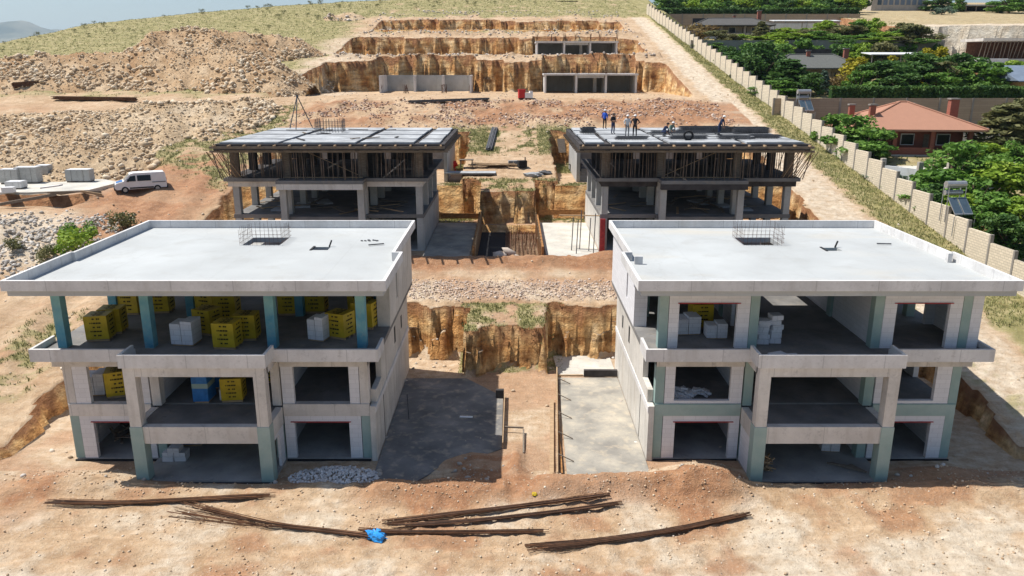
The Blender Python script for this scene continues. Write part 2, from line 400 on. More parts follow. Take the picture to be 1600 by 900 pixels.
def axis(segs, lo, hi):
    a = [segs[0][0]]
    for s0, s1, st in segs:
        n = max(1, int(round((s1-s0)/st))); a += list(s0+(s1-s0)*(i+1)/n for i in range(n))
    x, st = a[-1], segs[-1][2]
    while x < hi: st *= 1.35; x += st; a.append(x)
    x, st, pre = a[0], segs[0][2], []
    while x > lo: st *= 1.35; x -= st; pre.append(x)
    return np.array(pre[::-1]+a)
gx = axis([(-110,-33,.8),(-33,-24,.3),(-24,-9,.3),(-9,9,.16),(9,24,.3),(24,38,.3),(38,110,.9)], -9000, 9000)
gy = axis([(25,37,.14),(37,48.5,.3),(48.5,54,.16),(54,61,.22),(61,74.5,.35),(74.5,80,.16),(80,95,.35),(95,98,.16),(98,112,.3),(112,136,.4),(136,143.5,.22),(143.5,159,.4),(159,169,.28),(169,180,.5),(180,188,.28),(188,235,1.2)], -60, 14000)
GX, GY = np.meshgrid(gx, gy); GZ = ground(GX, GY)

PITMASK = lambda X, Y: ground(X, Y, 'pit')
def zones(X, Y, z):
    n1 = fbm(X*.35, Y*.35, 81); n2 = fbm(X*1.1, Y*1.1, 82); n3 = fbm(X*.12, Y*.12, 83)
    ax = np.abs(X)
    hill = sst(-30,-38,X+4*n1)*sst(112, 120, Y+6*n1)+sst(188, 193, Y+5*n1)*(X < 31)*sst(-.5, .15, n1+.25)
    strip = sst(31.8, 33.0, X+.012*(Y-60)+1.0*n2)*(X < 36.7)
    tongue = (ax < 3.6)*(Y > 49.4)*(Y < 53.3)*sst(-.5, .1, n2)+(ax < 7.5)*sst(75.6,76,Y)*sst(80.5,79,Y)*sst(-.4,.2,n2+.1*0)
    slope = (ax < 7.5)*sst(86.5, 89, Y)*sst(100,97,Y)*sst(-.35, .25, n2+.4*(np.abs(X-.8) > 2.2)-.35*(np.abs(X+.2) < 2))
    left = sst(-27,-29,X)*sst(-43,-38,X+2*n1)*sst(84, 88, Y+2*n2+.9*(X+38))*sst(112,106,Y)*sst(-.35,.1,n2)
    side = sst(-27.5,-29.5,X)*sst(-34,-31,X)*sst(40,43,Y)*sst(53,50,Y)*sst(-.2,.35,n2)
    r34 = ((np.abs(Y-144.3) < 1.2)|(np.abs(Y-167.5) < 1.6)|(np.abs(Y-141) < 1.5)*0)*(X < 24)*sst(-.2,.3,n1)*.8
    garden = (X > 36.7)*(Y > 30)*np.where((X > 79) & (Y > 140), np.where(Y > 174, .5, .05), .75)
    rside = sst(26.5,28,X)*sst(31,29,X)*sst(38,42,Y)*sst(60,54,Y)*sst(0,.4,n2)*.8
    g = np.clip(hill+strip+tongue+slope+left+side+r34+garden+rside, 0, 1)
    red = sst(98,101,Y)*sst(112,109,Y)*(ax < 30)*sst(-.35,.3,n1+.015*X)*.9
    red = red+sst(58,59.5,Y)*sst(62,60.6,Y)*(ax < 28)*.8+sst(31.5,33.3,Y+.8*n1)*sst(35.4,34.6,Y)*sst(-9,-6,X)*sst(13,9,X)*.8
    red = red+sst(.0,.4,n1+.25*n2)*(Y < 36)*.75+sst(.05,.4,n3+.3*n1)*(Y > 36)*sst(120,100,Y)*.55*(X < 26)
    red = red+sst(-27,-29,X)*sst(-41,-37,X)*sst(62,70,Y)*sst(90,84,Y)*.65+sst(-.1,.3,n2)*(Y > 34.5)*(Y < 37.6)*sst(-3.4,-2.4,X)*sst(.6,.1,X)*.9
    red = red+sst(-20,-23,X)*sst(29,32,Y)*sst(36,34,Y)*.5
    white = (ax < 27)*(Y > 35)*(Y < 53)*.35+sst(53,54.2,Y)*sst(57.4,56,Y)*(ax < 28)*.75
    white = white+sst(26.8,28,X+.8*n2)*sst(33,30.5,X)*(Y < 190)*.8+(X > 79)*(Y > 140)*np.where(Y > 174, .3, .95)
    white = white+sst(-34,-38,X)*sst(57,60,Y)*sst(72,68,Y)*.8+sst(29,27,Y+1.5*n1)*.45+sst(.0,.4,n1*-1)*(Y < 35)*.7+sst(31.5,29,Y+1.2*n1)*sst(2,12,X)*.5
    white = white+sst(56.8,57.6,Y)*sst(59.6,58.6,Y)*(ax < 28)*.35+sst(-36,-40,X)*sst(72,74,Y)*sst(88,84,Y)*.7
    white = white+sst(-24,-27,X)*sst(-40,-34,X)*sst(118,126,Y)*sst(170,160,Y)*.5+sst(24,25,X)*sst(31,29,X)*sst(110,120,Y)*.2
    return np.stack([g, np.clip(red,0,1)*(1-.6*np.clip(g,0,1)), np.clip(white,0,1), PITMASK(X,Y)], -1)
nyy, nxx = GX.shape
idx = np.arange(nxx*nyy).reshape(nyy, nxx)
Fq = np.stack([idx[:-1,:-1], idx[:-1,1:], idx[1:,1:], idx[1:,:-1]], -1).reshape(-1, 4)
def ground_mat():
    t = NT('site_ground'); geo = t.n('ShaderNodeNewGeometry'); sp = t.n('ShaderNodeSeparateXYZ'); t.l(geo.outputs['True Normal'], sp.inputs[0])
    at = t.n('ShaderNodeAttribute', attribute_name='zone'); za = t.n('ShaderNodeSeparateColor'); t.l(at.outputs['Color'], za.inputs[0])
    big = t.noise(.35, 6); mid = t.noise(1.6, 6); fine = t.noise(9, 5, rough=.7)
    soil = t.ramp(big, [(.3, (.37,.235,.13)), (.5, (.49,.34,.21)), (.7, (.60,.455,.31))])
    soil = t.mix(.45, soil, t.ramp(mid, [(.3, (.34,.21,.115)), (.55, (.52,.38,.245)), (.75, (.66,.535,.385))]))
    red = t.ramp(mid, [(.3, (.26,.115,.055)), (.7, (.45,.25,.135))])
    pale = t.ramp(mid, [(.3, (.49,.40,.295)), (.7, (.66,.57,.45))])
    gr = t.ramp(t.noise(.8, 6), [(.28, (.17,.17,.055)), (.5, (.29,.26,.11)), (.72, (.44,.37,.20))])
    nz = t.math('SUBTRACT', mid, .5)
    f = lambda o, k=1.1: t.math('ADD', t.math('MULTIPLY', nz, 1.2), o, True)
    gate = lambda o: t.math('MULTIPLY', f(o), t.math('MULTIPLY', o, 2.5, True), True)
    col = t.mix(gate(za.outputs[2]), soil, pale)
    col = t.mix(gate(za.outputs[1]), col, red)
    col = t.mix(gate(za.outputs[0]), col, gr)
    # tyre and blade marks drawn across the dirt, pebbles
    st = t.ramp(t.noise(1.0, 4, t.mapped((.5, 1.7, 1))), [(.42, (1,1,1)), (.5, (.84,.82,.79)), (.6, (1.08,1.06,1.04))])
    col = t.mix(.6, col, st, 'MULTIPLY')
    col = t.mix(t.ramp(fine, [(.56, (0,0,0)), (.72, (.55,.55,.55))]), col, (.66,.60,.51,1))
    col = t.mix(t.ramp(t.noise(5.5, 4, rough=.65), [(.56, (0,0,0)), (.75, (.6,.6,.6))]), col, (.19,.125,.075,1))
    # cut faces: ochre to rust, vertical digger-tooth streaks and soft beds
    cv = t.noise(1.0, 5, t.mapped((.55, .55, .5))); cs = t.noise(1.0, 4, t.mapped((2.6, 2.6, .25))); cb = t.noise(1.0, 5, t.mapped((.35, .35, 2.0)))
    cl = t.ramp(cv, [(.28, (.32,.14,.05)), (.42, (.54,.285,.105)), (.55, (.66,.43,.20)), (.72, (.78,.60,.37))])
    cl = t.mix(.12, cl, t.ramp(cs, [(.3, (.5,.45,.42)), (.52, (.95,.95,.95)), (.7, (1.2,1.2,1.2))]), 'MULTIPLY')
    cl = t.mix(.6, cl, t.ramp(t.noise(2.2, 8, rough=.75), [(.34, (.32,.25,.20)), (.5, (.9,.88,.86)), (.66, (1.35,1.33,1.3))]), 'MULTIPLY')
    cl = t.mix(.7, cl, t.ramp(cb, [(.36, (.5,.40,.34)), (.5, (.95,.95,.95)), (.64, (1.25,1.25,1.25))]), 'MULTIPLY')
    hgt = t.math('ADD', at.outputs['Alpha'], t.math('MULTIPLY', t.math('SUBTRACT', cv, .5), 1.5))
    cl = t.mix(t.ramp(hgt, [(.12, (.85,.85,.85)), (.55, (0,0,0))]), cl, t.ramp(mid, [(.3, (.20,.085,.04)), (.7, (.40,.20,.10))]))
    steep = t.ramp(sp.outputs[2], [(.42, (1,1,1)), (.66, (0,0,0))])
    lim = t.math('GREATER_THAN', za.outputs[2], .93)
    cl = t.mix(lim, cl, t.ramp(cv, [(.3, (.45,.37,.27)), (.7, (.72,.66,.55))]))
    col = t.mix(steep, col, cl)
    h = t.math('ADD', t.math('MULTIPLY', fine, .6), t.math('ADD', t.math('MULTIPLY', mid, 1.2), t.math('MULTIPLY', t.noise(24, 3), .25)))
    rug = t.math('ADD', t.math('MULTIPLY', t.noise(2.6, 6, rough=.7), 3.2), t.math('MULTIPLY', cb, 1.6))
    h = t.math('ADD', h, t.math('MULTIPLY', rug, steep))
    t.bump(h, .17, .85)
    return t.out(col)
M['ground'] = ground_mat()
go = np_mesh('ground', np.stack([GX, GY, GZ], -1).reshape(-1, 3), Fq, M['ground'], zone=zones(GX, GY, GZ).reshape(-1, 4), smooth=False)
tag(go, 'tan and red earth of the building site', None, kind='structure')

# far blue hills beyond the shoulder of the slope
def hills():
    xs = np.linspace(-8200, 2500, 260); ys = np.linspace(6200, 9500, 24); X, Y = np.meshgrid(xs, ys)
    prof = 300+150*fbm(xs*.0006+3.1, xs*0+.3, 91, 5)
    prof = prof*np.interp(xs, [-8200,-5600,-4700,-4300,-3900,-3300,2500], [1.2,1.0,1.22,1.3,1.12,1.18,1.0])
    k = np.sin(np.linspace(0, 1, 24)*math.pi)[:, None]**1.2
    Z = -30+k*prof[None]*(1+.25*fbm(X*.002, Y*.002, 92))
    i = np.arange(X.size).reshape(X.shape); F = np.stack([i[:-1,:-1], i[:-1,1:], i[1:,1:], i[1:,:-1]], -1).reshape(-1, 4)
    t = NT('distant_scrub'); c = t.ramp(t.noise(.004, 6), [(.35, (.05,.065,.04)), (.65, (.20,.19,.13))])
    o = np_mesh('hills', np.stack([X, Y, Z], -1), F, t.out(c), smooth=True); tag(o, 'low distant hills hazed blue', kind='structure')
hills()

# ------------------------------------------------------------------ stones and grass (nobody could count them)
def ico():
    g = (1+5**.5)/2
    v = np.array([(-1,g,0),(1,g,0),(-1,-g,0),(1,-g,0),(0,-1,g),(0,1,g),(0,-1,-g),(0,1,-g),(g,0,-1),(g,0,1),(-g,0,-1),(-g,0,1)], float)/math.sqrt(1+g*g)
    f = np.array([(0,11,5),(0,5,1),(0,1,7),(0,7,10),(0,10,11),(1,5,9),(5,11,4),(11,10,2),(10,7,6),(7,1,8),(3,9,4),(3,4,2),(3,2,6),(3,6,8),(3,8,9),(4,9,5),(2,4,11),(6,2,10),(8,6,7),(9,8,1)])
    return v, f
IV, IF = ico()
def rocks_arrays(P, size, sink=.3):
    n = len(P)
    V = IV[None]*(1+.38*(rs.rand(n, 12, 1)-.5))*np.stack([.75+.5*rs.rand(n), .75+.5*rs.rand(n), .5+.4*rs.rand(n)], -1)[:, None, :]
    a = rs.rand(n)*6.283; ca, sa = np.cos(a)[:, None], np.sin(a)[:, None]; b = (rs.rand(n)-.5)*1.6; cb, sb = np.cos(b)[:, None], np.sin(b)[:, None]
    x, y, z = V[..., 0], V[..., 1], V[..., 2]
    y, z = y*cb-z*sb, y*sb+z*cb; x, y = x*ca-y*sa, x*sa+y*ca
    V = np.stack([x, y, z], -1)*(size[:, None, None]*.5)+P[:, None, :]; V[..., 2] += (size*(.5-sink)*.6)[:, None]
    F = IF[None]+(np.arange(n)*12)[:, None, None]
    return V.reshape(-1, 3), F.reshape(-1, 3), np.repeat(rs.rand(n), 12)
def rockmat(name, c0, c1, c2):
    t = NT(name); at = t.n('ShaderNodeAttribute', attribute_name='shade')
    col = t.ramp(at.outputs['Fac'], [(0, c0), (.5, c1), (1, c2)])
    col = t.mix(.5, col, t.ramp(t.noise(2.5, 5), [(.3, (.6,.55,.5)), (.7, (1.15,1.15,1.15))]), 'MULTIPLY')
    return t.out(col)
M['rock_pale'] = rockmat('pale_limestone', (.40,.33,.27), (.53,.46,.40), (.68,.63,.57))
M['rock_red'] = rockmat('red_limestone', (.30,.15,.095), (.45,.31,.23), (.62,.52,.44))
M['rock_tan'] = rockmat('ochre_limestone', (.46,.34,.215), (.60,.475,.33), (.72,.63,.49))
M['rock_grey'] = rockmat('grey_limestone', (.36,.32,.27), (.48,.44,.39), (.63,.60,.56))
M['rock_pink'] = rockmat('pinkish_gravel', (.42,.31,.24), (.56,.45,.37), (.70,.62,.54))
M['rock_peb'] = rockmat('dusty_pebbles', (.44,.33,.22), (.56,.45,.33), (.72,.64,.53))
def scatter(name, label, n, x0, x1, y0, y1, s0, s1, mat, dens=None, pw=2.2, cat=None):
    X = x0+(x1-x0)*rs.rand(n*2); Y = y0+(y1-y0)*rs.rand(n*2)
    if dens is not None: k = rs.rand(len(X)) < dens(X, Y)
    else: k = np.ones(len(X), bool)
    X, Y = X[k][:n], Y[k][:n]
    s = s0+(s1-s0)*rs.rand(len(X))**pw
    e = .3; Z = ground(X, Y); ok = np.abs(ground(X, Y+e)-Z) < .6
    X, Y, Z, s = X[ok], Y[ok], Z[ok], s[ok]
    V, F, c = rocks_arrays(np.stack([X, Y, Z], -1), s)
    return tag(np_mesh(name, V, F, mat, col=c), label, kind='stuff')
scatter('gravel', 'pale stones spread along the edge above the front courtyard', 13000, -27, 27, 53.4, 57.3, .04, .2, M['rock_pink'], lambda x, y: sst(53.3,54.4,y)*sst(57.6,55.6,y))
scatter('rubble', 'red and white rubble on the slope behind the scaffolded frames', 7500, -29, 28, 97.5, 113, .06, .38, M['rock_red'], lambda x, y: sst(97,101,y)*sst(113,109,y)*sst(-.05,.4,fbm(x*.25,y*.25,101)+.1))
scatter('rubble', 'loose stones heaped along the lips of the upper terraces', 5200, -31, 25, 140, 200, .12, .6, M['rock_pale'], lambda x, y: .12+np.exp(-((y-142.8)/1.3)**2)+np.exp(-((y-166.4)/1.5)**2)+.6*sst(188,192,y)*sst(.0,.3,fbm(x*.1,y*.1,102)))
scatter('rubble', 'grey broken stones on the bank below the storage yard', 9000, -75, -33.5, 56, 71, .07, .42, M['rock_grey'], lambda x, y: sst(55,58,y)*sst(71,68,y)*sst(-.5,.2,fbm(x*.3,y*.3,103)))
scatter('pebbles', 'small stones scattered over the foreground dirt', 3200, -26, 26, 26, 36, .015, .14, M['rock_peb'], lambda x, y: .35+.8*sst(-.1,.4,fbm(x*.5,y*.5,104))+.6*sst(33,34,y), 3.5)
M['clod'] = rockmat('earth_clods', (.42,.28,.17), (.53,.39,.26), (.64,.51,.37))
scatter('earth_clods', 'crumbled earth clods in patches over the foreground and along the courtyard rim', 6500, -27, 27, 26, 36.2, .015, .15, M['clod'], lambda x, y: np.clip(.03+1.1*sst(.12,.42,fbm(x*.45, y*.8, 107))+.8*sst(33,34.3,y)*sst(-.1,.3,fbm(x*.6,y*.6,108)), 0, 1), 2.6)
scatter('pebbles', 'stones scattered beside the tracks around the site', 2600, -40, 34, 37, 135, .04, .3, M['rock_peb'], lambda x, y: .25+.8*sst(.0,.4,fbm(x*.3,y*.3,105)), 3)
scatter('rubble', 'stones at the foot of the cut faces and by the walls of the front pair', 900, -27, 27, 34.4, 53, .05, .35, M['rock_grey'], lambda x, y: np.clip(.9*(np.abs(np.abs(x)-6.9) < .35)+.8*(y < 35.6)+.7*((x < -2.8) & (y > 51)),0,1)+.9*((x > -3.2) & (x < .6) & (y < 37.4)), 2.5)

def grassmat(name, a, b, c):
    t = NT(name); at = t.n('ShaderNodeAttribute', attribute_name='shade'); return t.out(t.ramp(at.outputs['Fac'], [(0, a), (.55, b), (1, c)]))
M['grass'] = grassmat('dry_green_grass', (.14,.165,.055), (.26,.27,.105), (.43,.40,.19))
M['grass_g'] = grassmat('green_grass', (.07,.11,.025), (.15,.19,.05), (.30,.29,.11))
def grass(name, label, n, x0, x1, y0, y1, h0, h1, mat, dens, wd=.028):
    X = x0+(x1-x0)*rs.rand(n*3); Y = y0+(y1-y0)*rs.rand(n*3); k = rs.rand(len(X)) < dens(X, Y)
    X, Y = X[k][:n], Y[k][:n]; Z = ground(X, Y); ok = np.abs(ground(X, Y+.3)-Z) < .7; X, Y, Z = X[ok], Y[ok], Z[ok]; m = len(X)
    c = rs.rand(m)*.7+.3*(fbm(X*.4, Y*.4, 111)*.9+.5)
    V = []; h = h0+(h1-h0)*rs.rand(m)**1.5
    for q in range(3):
        a = rs.rand(m)*6.283; dx, dy = np.cos(a)*wd*(.6+rs.rand(m)), np.sin(a)*wd*(.6+rs.rand(m)); b = rs.rand(m)*6.283; lx = np.cos(b)*h*.45; ly = np.sin(b)*h*.45
        ox, oy = (rs.rand(m)-.5)*.25, (rs.rand(m)-.5)*.25
        V.append(np.stack([np.stack([X+ox-dx, Y+oy-dy, Z-.03], -1), np.stack([X+ox+dx, Y+oy+dy, Z-.03], -1), np.stack([X+ox+lx, Y+oy+ly, Z+h], -1)], 1))
    V = np.concatenate(V, 0); c = np.tile(c, 3)
    return tag(np_mesh(name, V.reshape(-1, 3), np.arange(len(V)*3).reshape(-1, 3), mat, col=np.repeat(c, 3)), label, kind='stuff')
zf = lambda x, y: zones(x, y, 0)[..., 0]
grass('grass', 'strip of rough grass along the foot of the long block wall', 24000, 31.5, 36.4, 50, 195, .06, .26, M['grass'], zf)
grass('grass', 'tufts of grass on the uncut ground between the buildings', 20000, -8, 8, 49, 101, .04, .2, M['grass'], zf)
grass('grass', 'grass on the bank between rubble heap and dirt track', 16000, -46, -27, 38, 114, .06, .25, M['grass'], lambda x, y: zf(x, y))
grass('grass', 'dry grass over the open hillside', 36000, -115, 31, 112, 236, .06, .22, M['grass'], lambda x, y: zf(x, y)*.7, .045)
grass('grass', 'grass and weeds in the gardens beyond the wall', 12000, 37, 85, 52, 235, .08, .3, M['grass_g'], lambda x, y: zf(x, y), .05)
M['slab0'] = concrete('ground_floor_concrete', (.33,.325,.31,1), var=.3)
# ------------------------------------------------------------------ the two front villas (concrete shells)
def cage(mb, x0, x1, y0, y1, z0, z1, st=.2, r=.011, tie=.22, lean=0.):
    per = []
    x = x0
    while x <= x1+1e-6: per += [(x, y0), (x, y1)]; x += st
    y = y0+st
    while y < y1-st/2: per += [(x0, y), (x1, y)]; y += st
    for px, py in per:
        h = z1+(rnd.random()-.5)*.25; mb.tube((px, py, z0), (px+(rnd.random()-.5)*.05, py+(rnd.random()-.5)*.05, h), r, 4, cap=False)
    z = z0+.15
    while z < z1-.15:
        for p, q in (((x0,y0),(x1,y0)), ((x1,y0),(x1,y1)), ((x1,y1),(x0,y1)), ((x0,y1),(x0,y0))): mb.tube((*p, z), (*q, z), r, 4, cap=False)
        z += tie
def villa(s, label, infill, hatch, roof_mat):
    root = empty('villa_shell', (s*15, 43, 0), label, 'building', 'front concrete villa shells')
    def B(mb, u0, u1, y0, y1, z0, z1):
        f = lambda y: y-.33 if (y < 36 and z0 < 7) else (y+.2 if (y < 35.5 and z0 > 9) else y)
        return mb.box(s*u0, s*u1, f(y0), f(y1), z0, z1)
    def BB(name, mat, *bs):
        for b in bs: B(MB(), *b).build(name, mat, root)
    upc = M['teal'] if not infill else M['sage']
    beamM = M['conc'] if not infill else M['sage']
    # floors
    m = MB(); B(m, 7.29,22.69,37.12,50.2,-.35,.1); B(m, 11.76,18.44,35.14,37.12,-.35,.1); m.build('ground_slab', M['slab0'], root)
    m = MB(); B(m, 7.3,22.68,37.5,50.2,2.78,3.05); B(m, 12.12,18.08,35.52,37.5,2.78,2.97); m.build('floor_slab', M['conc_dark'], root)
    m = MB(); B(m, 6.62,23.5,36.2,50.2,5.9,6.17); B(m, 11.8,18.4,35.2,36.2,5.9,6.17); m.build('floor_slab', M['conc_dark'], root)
    holes = [(s*13.6, s*15.8, 45.0, 47.1), hatch]
    holes = [(min(h[0],h[1]), max(h[0],h[1]), h[2], h[3]) for h in holes]
    m = MB(); xa, xb = sorted((s*6.45, s*23.45)); m.slab(xa, xb, 41.06, 50.15, 9.42, 9.72, holes)
    xa, xb = sorted((s*6.03, s*23.62)); m.slab(xa, xb, 35.35, 41.06, 9.42, 9.72); roof = m.build('roof_slab', roof_mat, root)
    # parapet ring of the roof, stepped at the middle
    m = MB(); z0, z1, t = 9.70, 10.2, .16
    B(m, 5.87,23.78,34.98,34.98+t,z0,z1); B(m, 6.29,23.6,50.29-t,50.29,z0,z1)
    B(m, 5.87,5.87+t,34.98+t,41.06,z0,z1); B(m, 6.29,6.29+t,41.06+t,50.29-t,z0,z1); B(m, 5.87,6.29+t,41.06,41.06+t,z0,z1)
    B(m, 23.78-t,23.78,34.98+t,41.06,z0,z1); B(m, 23.6-t,23.6,41.06+t,50.29-t,z0,z1); B(m, 23.6-t,23.78,41.06,41.06+t,z0,z1)
    if infill: B(m, 23.2,23.44,40.7,41.0,z0,z1+.02); B(m, 6.47,6.9,40.3,40.45,z0,z1-.05)
    m.build('roof_parapet', M['conc_band'], root)
    BB('roof_beam', upc, (6.9,7.25,37.3,50.1,8.95,9.42), (22.5,22.9,37.3,50.1,8.95,9.42), (7.25,22.5,37.2,37.55,8.95,9.42), (11.8,12.15,37.55,50.1,8.96,9.42), (18.0,18.35,37.55,50.1,8.96,9.42), (12.15,18.0,44.0,44.3,9.05,9.42))
    m = MB(); cage(m, *sorted((s*13.5, s*15.9)), 44.9, 47.2, 9.72, 10.7, .25, .008, .25); m.build('rebar_cage', M['rust'], root)
    h = holes[1]; m = MB(); m.box(h[0]-.12, h[0], h[2]-.1, h[3]+.1, 9.7, 9.76); m.tube((h[1]-.1, h[3]+.05, 9.72), (h[1]+.05, h[3]+.1, 10.1), .05); m.build('roof_hatch_curb', M['dark'], root)
    # first floor edge beams and projecting bay frame
    BB('edge_beam', beamM, (7.3,11.72,37.1,37.5,2.5,3.15), (18.48,22.7,37.1,37.5,2.5,3.15))
    m = MB(); B(m, 12.2,18.0,35.12,35.5,2.1,2.98)
    B(m, 11.75,12.1,35.5,37.1,2.1,3.0); B(m, 18.1,18.45,35.5,37.1,2.1,3.0); m.build('bay_beam', M['conc'], root)
    m = MB(); B(m, 12.2,18.0,35.12,35.5,5.58,6.18); B(m, 11.75,12.1,35.5,37.1,5.58,6.1); B(m, 18.1,18.45,35.5,37.1,5.58,6.1); m.build('bay_beam', M['conc'], root)
    BB('edge_beam', M['conc'], (7.3,11.74,37.1,37.5,5.2,5.88), (18.46,23.2,37.1,37.5,5.2,5.88))
    for u in (11.75, 17.9):
        m = MB(); B(m, u,u+.55,35.1,35.65,2.98,6.18); m.build('bay_column', M['conc'], root)
        m = MB(); B(m, u-.03,u+.58,35.07,35.68,-.3,2.98); m.build('bay_column', M['sage'], root)
    # balcony parapets
    m = MB(); t = .14
    B(m, 11.62,18.58,35.0,35.14,6.06,6.72); B(m, 11.62,11.76,35.14,36.1,6.06,6.72); B(m, 18.44,18.58,35.14,36.1,6.06,6.72)
    B(m, 6.55,11.76,36.1,36.24,5.84,6.48); B(m, 18.44,23.6,36.1,36.24,5.84,6.48)
    B(m, 6.55,6.69,36.24,37.9,5.84,6.48); B(m, 23.46,23.6,36.24,40.8 if infill else 38.2,5.84,6.48); m.build('balcony_parapet', M['conc_band'], root)
    # columns
    for i, (u0, u1) in enumerate(((7.3,7.75), (11.8,12.25), (17.95,18.4), (22.3,22.75))):
        for j, y in enumerate((37.15, 42.4, 46.6, 49.7)):
            m = MB(); B(m, u0,u1,y,y+.5,6.17,8.95); m.build('column', upc, root)
            m = MB(); B(m, u0,u1,y+.01,y+.52,3.05,5.9); m.build('column', M['conc'] if not infill else M['sage'], root)
            m = MB(); B(m, u0,u1,y+.02,y+.55,.1,2.78); m.build('column', M['sage'], root)
    # side wall towards the courtyard: lower storeys, upper part set back behind the terrace
    m = MB()
    B(m, 7.0,7.28,37.05,50.2,-.6,3.05); B(m, 7.0,7.28,39.3,50.2,3.05,5.86); B(m, 7.0,7.28,37.6,39.3,3.05,3.75); m.build('side_wall', M['wallc'], root)
    BB('side_band', M['conc_band'], (6.955,7.0,37.06,50.19,2.70,3.03), (6.955,7.0,39.31,50.19,5.52,5.84))
    BB('dark_side_plate', M['dark'], (6.985,7.01,44.2,44.65,3.9,4.9), (6.985,7.01,47.0,47.4,3.9,4.7), (6.985,7.01,39.6,39.68,.1,2.68))  # two plates painted as shaded window slots, one narrow pour joint
    m = MB(); B(m, 6.6,6.85,40.6,43.2,6.17,9.42); B(m, 6.6,6.85,43.6,50.15,6.17,9.42); B(m, 6.6,6.85,43.2,43.6,6.17,7.0); B(m, 6.85,7.3,40.6,40.8,6.17,9.42); m.build('upper_side_wall', M['aac'] if infill else M['wallc'], root)
    m = MB(); B(m, 6.97,7.3,37.0,50.25,-.62,-.05); m.build('bitumen_base', M['black'], root)
    BB('outer_wall', M['aac'], (22.42,22.7,37.72,50.2,.1,2.78), (22.42,22.7,41,50.2,3.05,5.9))
    BB('rear_wall', M['aac'], (7.3,22.4,50.0,50.2,.1,5.88), (7.3,12.4,49.98,50.2,6.17,9.0), *([(16.2,22.4,49.98,50.2,6.17,9.0)] if infill else []))
    # partitions seen through the openings
    BB('partition_wall', M['aac'], (11.8,12.0,38,49.9,.1,2.3), (18.1,18.3,38,49.9,.1,2.3), (11.8,12.0,38,49.9,3.05,5.3), (18.1,18.3,38,49.9,3.05,5.3))
    BB('inner_beam', M['sage'], (11.78,12.06,37.66,49.9,5.3,5.88), (18.06,18.34,37.66,49.9,5.3,5.88), (12.06,18.06,44.0,44.35,5.1,5.88), (11.78,12.06,37.66,49.9,2.3,2.77), (18.06,18.34,37.66,49.9,2.3,2.77))
    BB('inner_wall', M['aac'], (12.06,15.3,46.2,46.4,3.05,5.88), (16.6,18.06,46.2,46.4,3.05,5.88), (12.06,14,46.2,46.4,.1,2.78))
    # block frames round the openings of the wings
    def frame(u0, u1, z0, z1, a, b, top, sill=0., y=37.16):
        BB('block_pier', M['aac'], (u0,u0+a,y,y+.24,z0,z1), (u1-b,u1,y,y+.24,z0,z1))
        if top: BB('block_lintel', M['aac'], (u0+a,u1-b,y,y+.24,z1-top,z1))
        if sill: BB('block_sill', M['aac'], (u0+a,u1-b,y,y+.24,z0,z0+sill))
    def red(u0, u1, z): 
        m = MB(); B(m, u0,u1,37.1,37.3,z-.03,z+.005); m.build('red_lintel', M['red_steel'], root)
    frame(7.78, 11.72, .1, 2.5, .62, .5, .34); red(8.3, 11.4, 2.16)
    frame(18.48, 22.28, .1, 2.5, .5, .68, .34); red(18.8, 21.7, 2.16)
    frame(7.78, 11.72, 3.16, 5.2, .5, .6, 0, .0 if not infill else .16)
    frame(18.48, 22.28, 3.16, 5.2, .5, .75, 0, .0 if not infill else .16)
    if infill:
        frame(7.78, 11.78, 6.17, 8.95, .5, .62, .4); red(8.2, 11.3, 8.54)
        frame(18.42, 22.28, 6.17, 8.95, .62, .6, .4); red(18.9, 21.8, 8.54)
        BB('end_wall', M['aac'], (22.77,23.3,37.16,37.4,6.17,9.42), (23.1,23.3,37.41,40.99,6.17,9.42), (22.6,23.3,41,41.2,6.17,9.42))
        BB('partition_wall', M['aac'], (18.1,18.3,37.7,49.9,6.17,8.95), (11.9,12.1,40.7,46,6.17,8.95))
        m = MB(); B(m, 14.6,15.6,49.9,49.97,6.17,8.4); m.build('rear_shade_plate', M['dark'], root)  # dark plate painted as the shade of a doorway
        m = MB(); B(m, 11.77,11.9,35.75,37.0,.1,2.1); m.build('bay_side_wall', M['aac'], root)
    else:
        m = MB(); B(m, 11.77,11.9,36.3,37.0,.1,2.1); B(m, 11.77,11.9,35.75,36.3,1.9,2.1); m.build('bay_side_wall', M['aac'], root)
    BB('bitumen_base', M['black'], (7.35,11.7,37.02,37.1,-.45,.06), (18.5,22.75,37.02,37.1,-.45,.06), (11.8,18.4,35.0,35.06,-.45,.04))
    return root
villa_l = villa(-1, 'left front concrete villa shell with open top floor full of yellow pallets', False, (-11.4,-10.5,43.7,44.5), M['roof_a'])
villa_r = villa(1, 'right front concrete villa shell with white block walls on its top floor', True, (17.9,18.75,43.5,44.3), M['roof_b'])
for (p, q, lb) in (((-8.35,44.7,9.75), (-7.5,45.05,9.75), 'short dark bar lying on the left white roof'), ((21.4,45.1,9.75), (22.2,45.0,9.75), 'short dark bar lying on the right white roof')):
    m = MB(); m.beam(Vector(p)+Vector((0,0,.05)), Vector(q)+Vector((0,0,.05)), .07, .06); tag(m.build('steel_bar', M['bar_grey'], loc=p), lb, 'bar')
m = MB()
for k in range(7): m.obox((-9.0+.14*k+rnd.random()*.1, 46+rnd.random()*.4, 9.76), (.14,.07,.05), rnd.random()*3)
tag(m.build('rubble_scraps', M['bar_grey'], loc=(-8.6,46.2,9.73)), 'few dark scraps on the left white roof near the back parapet', 'scraps')

